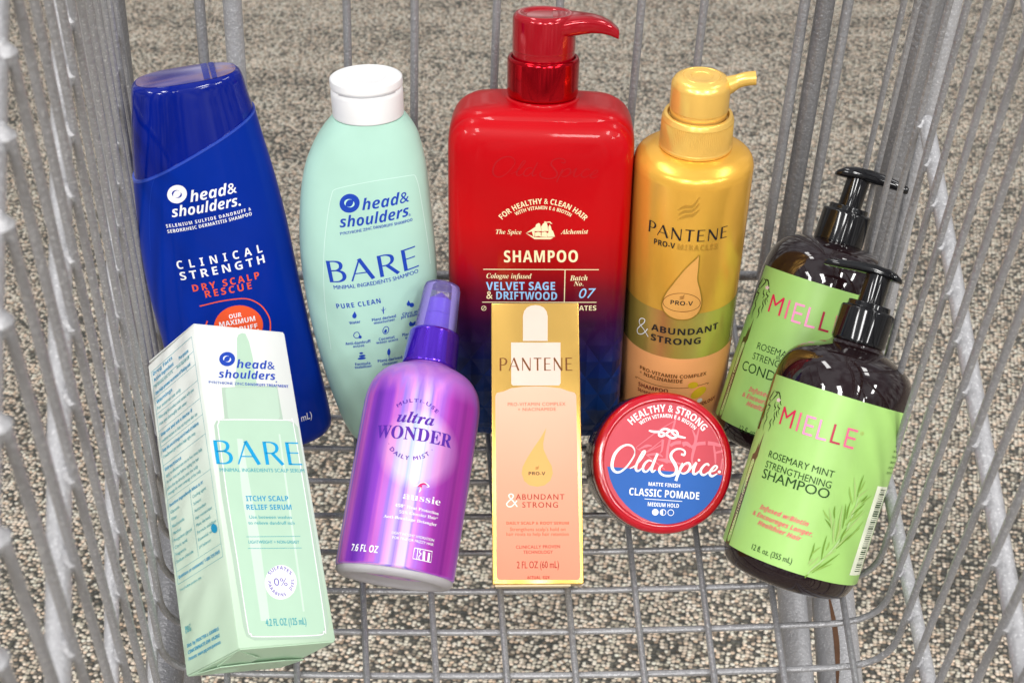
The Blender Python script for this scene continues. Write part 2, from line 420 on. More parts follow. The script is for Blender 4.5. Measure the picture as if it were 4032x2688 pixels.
# printed matter, in mm on each surface
INK = {
'blue': [
  ('P','white',[(-10.65,155.96),(-10.75,155.17),(-10.99,154.39),(-11.36,153.66),(-11.85,152.98),(-12.45,152.38),(-13.14,151.88),(-13.89,151.49),(-14.68,151.22),(-15.49,151.08),(-16.3,151.07),(-17.08,151.2),(-17.8,151.46),(-18.45,151.84),(-19.0,152.33),(-19.44,152.93),(-19.75,153.6),(-19.92,154.34),(-19.96,155.12),(-19.85,155.92),(-19.6,156.71),(-19.23,157.46),(-18.73,158.16),(-18.13,158.78),(-17.45,159.3),(-16.7,159.71),(-15.91,159.98),(-15.1,160.12),(-14.3,160.12),(-13.53,159.98),(-12.81,159.71),(-12.17,159.3),(-11.62,158.79),(-11.18,158.17),(-10.87,157.48),(-10.69,156.74)]),
  ('L','blue',[(-13.45,156.3),(-13.35,155.73),(-13.46,155.14),(-13.77,154.61),(-14.23,154.18),(-14.81,153.9),(-15.43,153.8),(-16.04,153.88),(-16.58,154.15)],[0.1,0.41,0.72,0.82,0.72,0.51,0.31,0.15,0.1]),
  ('L','blue',[(-17.25,154.8),(-17.38,155.4),(-17.29,156.02),(-16.99,156.6),(-16.51,157.08),(-15.91,157.4),(-15.24,157.53),(-14.58,157.46),(-14.0,157.2)],[0.1,0.41,0.72,0.82,0.72,0.51,0.31,0.15,0.1]),
  ('T','white','BI','head&',-9.98,150.74,12.55,151.22,5.45),
  ('T','white','BI','shoulders',-19.88,144.34,12.05,144.51,5.31),
  ('L','blueedge',[(-33.8,126.91),(-31.1,142.0),(-27.93,154.47),(-24.32,163.51),(-17.67,170.84),(-2.03,177.74),(21.3,183.19)],[0.25]),
  ('P','white',[(13.13,144.63),(13.1,144.53),(13.06,144.44),(13.0,144.36),(12.93,144.29),(12.85,144.23),(12.76,144.2),(12.66,144.18),(12.57,144.18),(12.47,144.19),(12.38,144.23),(12.29,144.28),(12.21,144.35),(12.14,144.43),(12.09,144.52),(12.05,144.62),(12.03,144.72),(12.02,144.82),(12.03,144.93),(12.06,145.03),(12.1,145.12),(12.16,145.2),(12.23,145.27),(12.31,145.32),(12.4,145.36),(12.5,145.38),(12.59,145.38),(12.69,145.36),(12.78,145.33),(12.87,145.28),(12.95,145.21),(13.02,145.13),(13.07,145.04),(13.11,144.94),(13.13,144.84),(13.14,144.73)]),
  ('T','white','B','SELENIUM SULFIDE DANDRUFF &',-23.68,139.17,17.52,140.55,1.71,1.3),
  ('T','white','B','SEBORRHEIC DERMATITIS SHAMPOO',-23.61,136.38,17.43,137.99,1.71,1.1),
  ('T','white','B','CLINICAL',-22.92,117.11,19.04,117.62,4.37,1.9),
  ('T','white','B','STRENGTH',-22.57,110.98,19.27,111.73,4.41,1.45),
  ('T','orange','B','DRY SCALP',-18.03,104.13,15.17,104.21,3.72,1.4),
  ('T','orange','B','RESCUE',-12.71,99.86,10.37,99.79,3.75,1.4),
  ('L','orange',[(-16.54,95.79),(-6.65,96.52),(2.95,95.94),(8.51,94.04),(13.16,89.31),(15.75,82.84),(15.86,77.71),(14.7,72.42)],[0.64]),
  ('L','orange',[(-14.43,87.04),(-15.81,83.84),(-15.61,79.88)],[0.67]),
  ('P','orange',[(12.32,79.78),(12.03,77.8),(11.36,75.93),(10.35,74.24),(9.02,72.75),(7.41,71.51),(5.57,70.55),(3.56,69.9),(1.45,69.55),(-0.7,69.53),(-2.84,69.83),(-4.88,70.45),(-6.76,71.36),(-8.44,72.55),(-9.86,74.0),(-10.97,75.65),(-11.75,77.47),(-12.17,79.42),(-12.21,81.42),(-11.89,83.44),(-11.2,85.39),(-10.18,87.22),(-8.86,88.86),(-7.27,90.26),(-5.46,91.36),(-3.49,92.14),(-1.42,92.56),(0.7,92.61),(2.8,92.28),(4.82,91.58),(6.7,90.54),(8.39,89.2),(9.82,87.59),(10.97,85.79),(11.78,83.84),(12.24,81.81)]),
  ('T','white','B','OUR',-3.61,85.98,2.66,85.92,2.4),
  ('T','white','B','MAXIMUM',-9.13,82.5,8.91,81.99,2.75),
  ('T','white','B','DANDRUFF',-11.09,78.3,9.35,77.8,2.54),
  ('T','white','B','PROTECTION',-11.74,74.89,9.48,74.58,2.44),
  ('T','white','R','13.5 FL OZ (400 mL)',-6.04,18.03,28.02,16.05,4.09,1.0),
],
'bare': [
  ('P','dblue',[(-7.28,146.8),(-7.3,145.96),(-7.48,145.13),(-7.79,144.32),(-8.24,143.56),(-8.81,142.89),(-9.49,142.3),(-10.24,141.83),(-11.06,141.48),(-11.91,141.26),(-12.77,141.19),(-13.61,141.26),(-14.41,141.47),(-15.14,141.81),(-15.78,142.28),(-16.31,142.87),(-16.71,143.55),(-16.98,144.31),(-17.09,145.13),(-17.06,145.97),(-16.88,146.82),(-16.56,147.65),(-16.1,148.43),(-15.53,149.13),(-14.85,149.74),(-14.09,150.23),(-13.28,150.6),(-12.44,150.82),(-11.58,150.89),(-10.75,150.81),(-9.96,150.58),(-9.23,150.21),(-8.6,149.71),(-8.07,149.1),(-7.67,148.4),(-7.4,147.62)]),
  ('L','mint',[(-10.3,147.0),(-10.13,146.41),(-10.16,145.79),(-10.41,145.19),(-10.84,144.69),(-11.41,144.32),(-12.07,144.14),(-12.73,144.15),(-13.34,144.36)],[0.14,0.43,0.76,0.86,0.76,0.54,0.32,0.16,0.14]),
  ('L','mint',[(-14.14,144.96),(-14.36,145.56),(-14.35,146.22),(-14.11,146.86),(-13.67,147.42),(-13.07,147.84),(-12.38,148.06),(-11.67,148.07),(-11.01,147.87)],[0.13,0.43,0.75,0.86,0.75,0.54,0.32,0.16,0.13]),
  ('T','dblue','BI','head&',-6.32,142.27,16.95,143.69,5.79),
  ('T','dblue','BI','shoulders',-17.79,133.49,16.82,136.37,5.71),
  ('L','mintedge',[(-27.88,62.13),(-28.69,91.84),(-27.26,115.18),(-24.7,132.35),(-20.87,149.07),(-16.85,153.63),(1.01,156.87),(17.62,156.68),(21.23,153.7),(23.14,140.45),(25.33,117.64),(26.13,105.98)],[0.33]),
  ('T','dblue','R','®',16.17,135.95,17.3,135.87,1.24),
  ('T','dblue','R','PYRITHIONE ZINC',-17.86,129.37,-2.06,132.04,1.49,1,0.02),
  ('T','dblue','B','DANDRUFF SHAMPOO',-1.44,132.15,18.05,133.12,1.51),
  ('G','dblue','','BARE',-25.09,103.05,20.02,107.72,11.91),
  ('T','dblue','R','MINIMAL INGREDIENTS SHAMPOO',-23.35,99.3,19.59,104.38,2.15,1,0.02),
  ('T','dblue','B','PURE CLEAN',-22.83,88.16,-0.36,91.2,2.77,1.2),
  ('P','dblue',[(-13.95,87.05),(-13.09,84.73),(-13.44,83.39),(-14.37,82.91),(-15.24,83.31),(-15.42,84.48)]),
  ('L','dblue',[(0.52,84.68),(0.52,86.74),(0.64,88.78)],[0.44,0.59,0.29]),
  ('L','dblue',[(0.48,86.15),(-0.71,87.71)],[0.29,0.73,0.15]),
  ('L','dblue',[(0.5,86.45),(2.0,87.78)],[0.29,0.73,0.15]),
  ('P','dblue',[(13.66,90.27),(14.59,88.03),(14.14,86.94),(13.1,87.0),(12.51,88.13)]),
  ('P','dblue',[(16.37,86.78),(16.34,86.56),(16.27,86.35),(16.18,86.16),(16.05,86.0),(15.9,85.86),(15.72,85.77),(15.53,85.71),(15.33,85.69),(15.13,85.71),(14.93,85.78),(14.73,85.88),(14.56,86.01),(14.4,86.17),(14.26,86.36),(14.15,86.57),(14.08,86.8),(14.04,87.03),(14.03,87.26),(14.06,87.49),(14.12,87.7),(14.22,87.89),(14.35,88.05),(14.5,88.18),(14.67,88.28),(14.86,88.34),(15.06,88.36),(15.26,88.34),(15.47,88.28),(15.66,88.18),(15.84,88.04),(16.0,87.87),(16.14,87.68),(16.24,87.47),(16.32,87.24),(16.36,87.01)]),
  ('L','dblue',[(-12.38,72.86),(-13.26,71.33),(-14.69,71.27),(-15.49,72.72),(-14.59,74.42),(-13.03,74.64),(-12.38,72.86)],[0.38]),
  ('P','dblue',[(-11.41,71.83),(-11.44,71.67),(-11.48,71.52),(-11.55,71.38),(-11.64,71.25),(-11.74,71.13),(-11.86,71.04),(-11.99,70.97),(-12.12,70.93),(-12.26,70.91),(-12.39,70.92),(-12.52,70.96),(-12.64,71.02),(-12.74,71.11),(-12.83,71.22),(-12.9,71.34),(-12.95,71.48),(-12.97,71.63),(-12.97,71.79),(-12.95,71.95),(-12.9,72.1),(-12.83,72.25),(-12.75,72.38),(-12.64,72.49),(-12.53,72.59),(-12.4,72.66),(-12.27,72.7),(-12.13,72.72),(-12.0,72.71),(-11.87,72.67),(-11.75,72.61),(-11.64,72.52),(-11.56,72.41),(-11.49,72.28),(-11.44,72.14),(-11.42,71.99)]),
  ('L','dblue',[(2.4,74.29),(2.25,73.95),(2.05,73.64),(1.83,73.37),(1.59,73.14),(1.33,72.98),(1.07,72.87),(0.8,72.83),(0.55,72.85),(0.31,72.93),(0.09,73.08),(-0.09,73.29),(-0.24,73.54),(-0.34,73.84),(-0.41,74.18),(-0.42,74.54),(-0.39,74.91),(-0.32,75.28),(-0.2,75.65),(-0.05,75.99),(0.15,76.31),(0.37,76.58),(0.61,76.8),(0.87,76.97),(1.13,77.08),(1.39,77.12),(1.65,77.1),(1.89,77.01),(2.1,76.86),(2.28,76.65),(2.43,76.4),(2.54,76.1),(2.6,75.76),(2.62,75.4),(2.59,75.03),(2.52,74.66),(2.4,74.29)],[0.37],0),
  ('P','dblue',[(1.53,74.08),(1.44,73.9),(1.35,73.73),(1.24,73.58),(1.12,73.46),(0.99,73.36),(0.86,73.3),(0.74,73.26),(0.62,73.27),(0.51,73.3),(0.42,73.37),(0.33,73.47),(0.27,73.6),(0.23,73.76),(0.21,73.93),(0.21,74.11),(0.23,74.31),(0.28,74.51),(0.34,74.7),(0.42,74.88),(0.52,75.05),(0.63,75.2),(0.75,75.33),(0.88,75.42),(1.0,75.49),(1.13,75.52),(1.25,75.52),(1.35,75.48),(1.45,75.41),(1.53,75.31),(1.59,75.18),(1.64,75.03),(1.66,74.86),(1.66,74.67),(1.63,74.48),(1.59,74.28)]),
  ('P','dblue',[(13.07,76.32),(13.94,77.79),(15.18,76.34),(16.55,77.24),(16.71,75.1),(15.09,74.56),(13.52,74.88)]),
  ('P','dblue',[(-11.44,62.09),(-11.45,61.98),(-11.49,61.87),(-11.56,61.77),(-11.65,61.67),(-11.76,61.58),(-11.89,61.51),(-12.04,61.44),(-12.19,61.4),(-12.35,61.37),(-12.51,61.35),(-12.66,61.36),(-12.81,61.39),(-12.94,61.43),(-13.05,61.49),(-13.15,61.56),(-13.22,61.65),(-13.26,61.75),(-13.27,61.85),(-13.26,61.96),(-13.22,62.06),(-13.15,62.17),(-13.06,62.27),(-12.95,62.36),(-12.82,62.44),(-12.67,62.5),(-12.52,62.55),(-12.36,62.58),(-12.2,62.59),(-12.04,62.58),(-11.9,62.56),(-11.77,62.51),(-11.65,62.45),(-11.56,62.38),(-11.49,62.29),(-11.45,62.19)]),
  ('P','dblue',[(-10.24,60.51),(-10.27,60.39),(-10.34,60.26),(-10.47,60.14),(-10.64,60.02),(-10.85,59.91),(-11.09,59.82),(-11.36,59.73),(-11.65,59.67),(-11.94,59.62),(-12.24,59.59),(-12.53,59.59),(-12.8,59.6),(-13.04,59.64),(-13.25,59.69),(-13.42,59.76),(-13.55,59.86),(-13.63,59.96),(-13.65,60.07),(-13.63,60.2),(-13.55,60.32),(-13.43,60.45),(-13.26,60.57),(-13.05,60.69),(-12.8,60.79),(-12.53,60.87),(-12.25,60.94),(-11.95,60.99),(-11.66,61.02),(-11.37,61.02),(-11.1,61.0),(-10.86,60.96),(-10.64,60.9),(-10.47,60.82),(-10.35,60.73),(-10.27,60.62)]),
  ('P','dblue',[(-10.21,59.02),(-10.25,58.88),(-10.34,58.74),(-10.49,58.61),(-10.7,58.47),(-10.96,58.35),(-11.26,58.24),(-11.59,58.14),(-11.94,58.06),(-12.31,58.0),(-12.68,57.97),(-13.03,57.95),(-13.36,57.96),(-13.66,58.0),(-13.92,58.05),(-14.13,58.13),(-14.29,58.23),(-14.38,58.34),(-14.42,58.47),(-14.39,58.61),(-14.29,58.75),(-14.14,58.89),(-13.93,59.03),(-13.67,59.16),(-13.37,59.28),(-13.04,59.39),(-12.68,59.47),(-12.32,59.53),(-11.95,59.56),(-11.6,59.57),(-11.27,59.56),(-10.97,59.52),(-10.71,59.45),(-10.5,59.37),(-10.34,59.27),(-10.25,59.15)]),
  ('P','dblue',[(2.15,64.17),(2.81,61.98),(2.44,60.18),(1.74,59.34),(1.02,60.63),(1.13,62.45)]),
  ('L','dblue',[(1.9,62.07),(1.81,58.41)],[0.31]),
  ('T','dblue','B','Water',-17.07,79.34,-11.34,80.34,1.62),
  ('T','dblue','B','Plant derived',-5.52,80.89,6.83,81.94,1.62),
  ('T','dblue','B','moisturizer',-4.6,79.07,6.21,80.09,1.48),
  ('T','dblue','B','Citric acid',10.1,82.05,19.96,81.78,1.65),
  ('T','dblue','B','pH balancer',9.35,80.39,20.68,80.09,1.65),
  ('T','dblue','B','Anti-dandruff',-19.96,66.61,-6.84,68.51,1.66),
  ('T','dblue','B','active',-16.16,65.29,-10.38,66.11,1.51),
  ('T','dblue','B','Coconut',-2.77,69.1,5.49,69.7,1.65),
  ('T','dblue','B','water scent',-4.19,67.21,7.1,67.98,1.5),
  ('T','dblue','B','Plant derived',9.31,69.91,21.11,69.15,1.67),
  ('T','dblue','B','exfoliant',10.78,67.86,19.68,67.42,1.52),
  ('T','dblue','B','Formula',-15.78,54.14,-7.98,55.12,1.69),
  ('T','dblue','B','stabilizer',-16.17,52.26,-7.3,53.41,1.54),
  ('T','dblue','B','Plant derived',-4.12,55.92,8.59,56.62,1.68),
  ('T','dblue','B','cleanser',-1.89,53.79,6.21,54.36,1.53),
],
'red': [
  ('P','cream',[(-6.45,120.5),(-1.56,124.18),(-1.67,124.64),(-1.26,125.46),(-0.25,126.12),(0.51,125.74),(0.81,124.47),(1.42,121.82),(-2.04,121.72),(-3.44,121.57)]),
  ('P','cream',[(-3.44,121.57),(-2.03,121.61),(-2.03,119.04),(-2.73,118.91)]),
  ('P','cream',[(-1.91,120.91),(-0.3,121.48),(1.23,121.0),(1.03,120.18),(1.34,118.67),(0.08,119.22),(-1.75,118.82)]),
  ('P','cream',[(1.51,124.73),(1.96,125.9),(2.65,126.26),(2.74,127.19),(3.12,126.97),(3.13,126.51),(3.9,126.18),(4.31,124.8),(4.77,121.91),(3.04,121.92),(1.54,121.53),(1.08,124.48)]),
  ('P','cream',[(1.44,121.12),(3.05,121.63),(3.92,121.42),(4.38,118.64),(1.39,118.79)]),
  ('P','cream',[(4.71,124.12),(5.32,125.47),(5.88,124.61),(6.6,122.2),(7.03,122.27),(8.21,119.04),(4.54,118.76),(4.05,120.73),(4.9,121.22)]),
  ('P','cream',[(-6.45,120.5),(-5.14,120.01),(-2.07,118.57),(1.62,118.44),(7.47,118.61),(5.98,117.57),(-2.04,117.4)]),
  ('L','cream',[(2.9,126.96),(3.88,126.64),(5.39,126.8),(5.84,126.23),(6.6,126.02)],[0.24,0.48,0.54,0.48,0.24]),
  ('A','cream','B','FOR HEALTHY & CLEAN HAIR',-18.31,127.48,1.8,136.35,22.54,127.96,2.86),
  ('A','cream','B','WITH VITAMIN E & BIOTIN',-11.53,129.81,1.88,133.48,15.47,129.91,1.81),
  ('T','cream','SBI','The Spice',-21.43,119.73,-8.63,119.87,2.38),
  ('T','cream','SBI','Alchemist',10.98,120.52,24.73,121.12,2.38),
  ('T','cream','B','SHAMPOO',-17.1,104.39,20.11,105.56,6.42,1.12,0.012),
  ('L','cream',[(-27.67,100.2),(30.96,101.65)],[0.44]),
  ('L','cream',[(13.87,101.05),(14.08,83.03)],[0.46]),
  ('L','cream',[(-28.07,81.78),(30.56,83.4)],[0.46]),
  ('T','cream','SBI','Cologne infused',-26.0,95.32,-2.94,95.76,2.69),
  ('T','sky','B','VELVET SAGE',-26.05,88.67,9.12,89.7,4.52,1.05,0.008),
  ('T','cream','B','&',-25.91,83.79,-22.71,83.88,4.44),
  ('T','sky','B','DRIFTWOOD',-20.85,83.59,10.32,84.17,4.44,1.05,0.008),
  ('T','cream','SBI','Batch',16.52,95.21,25.51,95.69,2.81),
  ('T','cream','SBI','No.',18.58,92.34,23.49,92.49,2.47),
  ('T','sky','SI0','07',21.51,85.53,30.25,85.9,5.46),
  ('L','cream',[(-26.08,78.41),(-26.1,78.19),(-26.15,77.97),(-26.23,77.77),(-26.35,77.59),(-26.48,77.43),(-26.65,77.29),(-26.83,77.2),(-27.02,77.13),(-27.22,77.11),(-27.42,77.12),(-27.61,77.17),(-27.79,77.26),(-27.95,77.38),(-28.09,77.53),(-28.21,77.71),(-28.29,77.91),(-28.35,78.12),(-28.37,78.34),(-28.35,78.56),(-28.3,78.77),(-28.22,78.97),(-28.1,79.16),(-27.96,79.32),(-27.8,79.45),(-27.62,79.55),(-27.43,79.61),(-27.23,79.63),(-27.03,79.62),(-26.84,79.57),(-26.66,79.48),(-26.5,79.36),(-26.36,79.21),(-26.24,79.03),(-26.16,78.84),(-26.1,78.62),(-26.08,78.41)],[0.34],0),
  ('L','cream',[(-27.95,77.55),(-26.5,79.2)],[0.34]),
  ('T','cream','B','NO PHTHALATES',-0.25,77.79,30.67,78.83,2.76),
],
'pan': [
  ('L','emboss',[(-4.97,145.81),(-1.89,147.92),(1.8,148.53),(4.55,153.54)],[0.25,1.35,1.35,0.25]),
  ('L','emboss',[(-4.74,143.12),(-1.66,145.23),(2.02,146.08),(4.87,150.11)],[0.25,1.36,1.36,0.25]),
  ('L','emboss',[(-4.52,140.41),(-1.43,142.52),(2.23,143.61),(5.18,146.66)],[0.25,1.37,1.37,0.25]),
  ('G','black','','PANTENE',-20.2,128.67,21.59,128.69,6.65),
  ('T','black','B','PRO-V',-16.26,123.16,-4.84,123.69,3.07),
  ('T','emboss','B','MIRACLES',-3.64,123.37,16.88,123.38,3.15,1.2),
  ('P','drop',[(7.58,120.82),(7.81,113.24),(7.98,106.27),(10.11,99.02),(11.44,91.7),(10.13,85.8),(6.5,82.58),(1.79,81.61),(-3.06,82.29),(-7.2,84.98),(-9.05,89.23),(-7.58,96.13),(-3.61,104.15),(1.51,113.2)]),
  ('L','gold2',[(7.58,120.82),(7.81,113.24),(7.98,106.27),(10.11,99.02),(11.44,91.7),(10.13,85.8),(6.5,82.58),(1.79,81.61),(-3.06,82.29),(-7.2,84.98),(-9.05,89.23),(-7.58,96.13),(-3.61,104.15),(1.51,113.2),(7.58,120.82)],[0.58]),
  ('L','brown',[(10.66,91.78),(10.57,90.81),(10.18,89.92),(9.5,89.13),(8.57,88.44),(7.4,87.86),(6.06,87.41),(4.57,87.06),(2.98,86.82),(1.35,86.7),(-0.3,86.69),(-1.9,86.79),(-3.42,87.0),(-4.81,87.34),(-6.03,87.81),(-7.04,88.4),(-7.8,89.12),(-8.29,89.96),(-8.49,90.9),(-8.39,91.91),(-7.99,92.96),(-7.31,94.02),(-6.38,95.03),(-5.24,95.95),(-3.91,96.74),(-2.44,97.36),(-0.88,97.78),(0.74,97.98),(2.37,97.95),(3.96,97.7),(5.48,97.23),(6.88,96.58),(8.11,95.76),(9.14,94.83),(9.93,93.83),(10.44,92.8),(10.66,91.78)],[0.34],0),
  ('T','black','B','PRO-V',-4.58,90.57,6.83,90.71,2.6),
  ('L','brown',[(-0.4,95.45),(0.41,95.99),(1.39,96.15),(2.13,97.58)],[0.07,0.38,0.38,0.07]),
  ('L','brown',[(-0.34,94.69),(0.47,95.23),(1.45,95.46),(2.21,96.62)],[0.07,0.38,0.38,0.07]),
  ('L','brown',[(-0.28,93.94),(0.53,94.48),(1.51,94.78),(2.29,95.66)],[0.07,0.38,0.38,0.07]),
  ('L','white',[(-15.09,66.45),(-17.97,69.63),(-21.29,71.82),(-21.5,74.11),(-19.95,75.96),(-18.14,76.04),(-18.34,73.96),(-21.13,70.09),(-22.66,67.12),(-21.75,65.19),(-19.11,66.32),(-17.09,68.85),(-15.78,71.28)],[0.52]),
  ('T','black','B','ABUNDANT',-13.66,71.61,23.12,72.72,3.94,1.05),
  ('T','black','B','STRONG',-13.44,65.34,13.26,66.1,3.97,1.05),
  ('T','brown','B','PRO-VITAMIN COMPLEX',-18.63,43.81,18.97,43.95,2.23),
  ('T','brown','B','+ NIACINAMIDE',-18.5,40.72,5.72,40.76,2.29),
  ('L','brown',[(-20.42,36.07),(-20.24,37.2),(-7.56,37.22),(2.6,37.27),(10.71,37.55),(20.27,37.96),(20.54,36.78)],[0.32]),
  ('T','dred','B','SHAMPOO',-18.66,32.31,-1.37,33.62,2.5),
  ('T','dred','B','Strengthens',-18.83,28.79,-2.89,30.26,2.26),
  ('T','dred','B','TECHNOLOGY',8.86,23.1,27.83,23.77,2.25),
  ('P','capsule',[(14.54,38.91),(14.6,38.53),(14.57,38.16),(14.44,37.81),(14.23,37.5),(13.94,37.22),(13.58,36.99),(13.16,36.82),(12.7,36.7),(12.21,36.64),(11.71,36.63),(11.21,36.69),(10.72,36.8),(10.27,36.97),(9.86,37.19),(9.51,37.45),(9.22,37.75),(9.01,38.09),(8.87,38.45),(8.82,38.82),(8.85,39.2),(8.97,39.56),(9.16,39.9),(9.43,40.22),(9.77,40.48),(10.17,40.7),(10.61,40.85),(11.09,40.93),(11.58,40.94),(12.08,40.88),(12.58,40.75),(13.05,40.56),(13.47,40.3),(13.85,40.0),(14.16,39.66),(14.39,39.29)]),
  ('P','capsule',[(19.73,35.07),(19.97,34.55),(20.07,33.98),(20.02,33.39),(19.82,32.8),(19.48,32.23),(19.01,31.68),(18.43,31.16),(17.76,30.7),(17.03,30.29),(16.26,29.95),(15.48,29.68),(14.71,29.49),(13.97,29.39),(13.28,29.39),(12.66,29.49),(12.13,29.68),(11.7,29.98),(11.37,30.37),(11.17,30.84),(11.09,31.38),(11.14,31.98),(11.31,32.62),(11.6,33.27),(12.01,33.92),(12.51,34.53),(13.11,35.1),(13.78,35.59),(14.5,35.98),(15.26,36.28),(16.04,36.45),(16.81,36.5),(17.55,36.43),(18.23,36.24),(18.84,35.94),(19.34,35.54)]),
  ('P','pearl',[(18.12,27.83),(18.22,27.58),(18.28,27.33),(18.29,27.08),(18.24,26.84),(18.15,26.61),(18.01,26.41),(17.83,26.23),(17.61,26.09),(17.36,25.98),(17.1,25.92),(16.82,25.89),(16.54,25.91),(16.26,25.96),(15.99,26.06),(15.75,26.19),(15.53,26.36),(15.35,26.55),(15.21,26.77),(15.11,27.01),(15.06,27.26),(15.05,27.51),(15.09,27.75),(15.18,27.99),(15.31,28.2),(15.48,28.39),(15.69,28.55),(15.93,28.67),(16.18,28.74),(16.46,28.77),(16.74,28.76),(17.02,28.7),(17.29,28.59),(17.54,28.45),(17.77,28.27),(17.96,28.06)]),
],
'pbox': [
  ('P','peach',[(-19.47,88.96),(-18.72,90.37),(-15.45,91.1),(-11.71,92.68),(-5.64,93.3),(-0.03,93.44),(5.56,93.21),(11.62,92.5),(15.33,91.05),(18.39,90.27),(19.3,88.85),(19.77,3.32),(19.02,1.9),(-18.45,2.19),(-19.35,3.44)]),
  ('P','ivory',[(-5.99,115.72),(-5.87,128.07),(-5.28,130.49),(-3.85,132.33),(-1.95,133.19),(0.14,133.46),(2.31,133.15),(4.19,132.26),(5.58,130.41),(6.12,127.98),(5.95,115.63)]),
  ('P','ivory',[(-11.73,115.0),(12.14,114.81),(11.93,94.87),(11.17,93.73),(-11.04,93.91),(-11.78,94.77)]),
  ('G','brown2','','PANTENE',-17.35,101.17,17.64,101.0,6.28),
  ('T','brownred','R','PRO-VITAMIN COMPLEX',-13.54,84.01,14.09,83.98,1.6,1.1,0.012),
  ('T','brownred','R','+ NIACINAMIDE',-8.72,81.53,9.41,81.58,1.5,1.1,0.012),
  ('P','honey',[(4.74,73.27),(3.95,69.54),(3.17,65.82),(3.32,63.04),(5.11,58.85),(7.09,55.14),(7.59,51.63),(6.35,48.23),(3.56,45.96),(0.06,45.34),(-3.51,46.01),(-6.06,48.15),(-7.23,51.56),(-6.74,54.78),(-4.58,58.93),(-1.29,64.0),(2.0,68.63)]),
  ('L','brown',[(-0.85,54.3),(-0.24,54.56),(0.47,54.6),(1.09,55.41)],[0.04,0.22,0.22,0.04]),
  ('L','brown',[(-0.85,53.86),(-0.24,54.12),(0.47,54.19),(1.08,54.84)],[0.04,0.22,0.22,0.04]),
  ('L','brown',[(-0.86,53.41),(-0.25,53.67),(0.46,53.79),(1.08,54.27)],[0.04,0.22,0.22,0.04]),
  ('T','black','B','PRO-V',-3.92,50.89,3.99,50.83,1.56),
  ('L','ivory2',[(-9.38,36.0),(-11.19,38.57),(-13.01,40.41),(-13.28,41.51),(-12.27,42.05),(-11.26,41.4),(-11.64,40.21),(-13.49,38.58),(-14.41,37.31),(-13.69,36.21),(-12.13,36.2),(-10.75,37.38),(-9.54,38.92)],[0.46]),
  ('T','brownred2','R','ABUNDANT',-10.09,39.38,12.82,39.2,2.56,1.2,0.02),
  ('T','brownred2','R','STRONG',-7.01,35.62,9.74,35.49,2.55,1.2,0.02),
  ('T','brownred','B','DAILY SCALP & ROOT SERUM',-14.57,27.77,14.74,27.54,1.35),
  ('T','brownred','R',"Strengthens scalp's hold on",-12.94,24.77,13.14,24.57,1.63),
  ('T','brownred','R','hair roots to help hair retention',-14.6,22.52,14.65,22.3,1.63),
  ('T','brownred2','R','CLINICALLY PROVEN',-10.18,16.54,10.37,16.65,1.44,1.1,0.015),
  ('T','brownred2','R','TECHNOLOGY',-6.75,14.17,6.97,14.16,1.43,1.1,0.015),
  ('T','brownred2','R','2 FL OZ (60 mL)',-9.8,7.48,9.78,7.51,3.13,1,0.012),
  ('T','brownred2','B','ACTUAL  SIZE',-5.14,2.53,5.36,2.45,1.34),
],
'jar': [
  ('P','jblue',[(-28.07,-3.59),(-18.4,-3.76),(-4.86,-3.95),(8.71,-4.02),(20.07,-4.08),(29.55,-4.27),(29.14,-8.21),(27.75,-12.73),(25.45,-17.08),(22.24,-21.25),(18.33,-24.79),(13.94,-27.48),(9.04,-29.12),(4.12,-29.8),(-0.85,-29.64),(-5.39,-28.8),(-9.98,-27.08),(-14.15,-24.68),(-17.9,-21.6),(-21.46,-17.85),(-24.38,-13.61),(-26.41,-9.32)]),
  ('L','jpink',[(8.71,28.47),(5.85,26.49),(3.98,18.32),(1.75,8.36),(1.27,-0.12)],[0.62,0.98,1.34]),
  ('L','jpink',[(3.87,20.54),(-4.03,15.13),(-14.43,6.46)],[0.36,0.53,0.27]),
  ('L','jpink',[(-1.11,11.3),(-5.45,7.47),(-8.92,4.58),(-1.0,9.08)],[0.27,0.62,0.44]),
  ('L','jpink',[(-13.03,5.66),(-9.08,7.69),(-6.37,7.85)],[0.44,1.34,0.44]),
  ('L','jpink',[(-1.11,11.3),(-1.32,6.39),(-2.13,4.56)],[1.32,0.88,0.35]),
  ('L','jpink',[(2.66,8.42),(4.85,9.89),(8.0,10.54)],[1.34,1.6,1.6]),
  ('L','jpink',[(8.73,9.47),(10.75,10.04),(13.09,8.62)],[2.22,2.05,1.34]),
  ('L','jpink',[(13.36,17.13),(15.17,12.77),(14.88,9.18),(13.82,2.88),(14.43,-0.2)],[0.62,1.16,1.78,1.16,0.62]),
  ('L','jpink',[(16.73,18.23),(15.25,10.99)],[0.53,1.34]),
  ('L','jpink',[(13.11,8.18),(16.2,10.16),(20.27,10.86)],[1.34,1.6,1.78]),
  ('L','jpink',[(21.41,10.93),(24.84,10.7),(28.07,10.01)],[1.96,1.78,1.34]),
  ('L','jpink',[(24.42,9.78),(25.31,5.37),(25.75,0.94)],[0.89,1.16,0.71]),
  ('L','jpink',[(25.05,6.24),(29.09,7.61)],[0.89,1.25]),
  ('L','jpink',[(-8.4,3.28),(-3.46,4.03),(-0.69,2.87)],[0.89,1.34,0.44]),
  ('L','jpink',[(-3.33,1.38),(0.3,1.16),(6.69,0.21),(13.09,-0.73)],[0.44,1.78,0.89,0.53]),
  ('L','jpink',[(29.04,3.81),(28.6,-1.56)],[0.71,1.16]),
  ('L','jpink',[(-14.43,6.46),(-6.98,2.04),(0.53,-3.27)],[0.26,0.44,0.44]),
  ('A','white','B','HEALTHY & STRONG',-16.72,17.35,0.24,24.96,18.4,16.55,3.66),
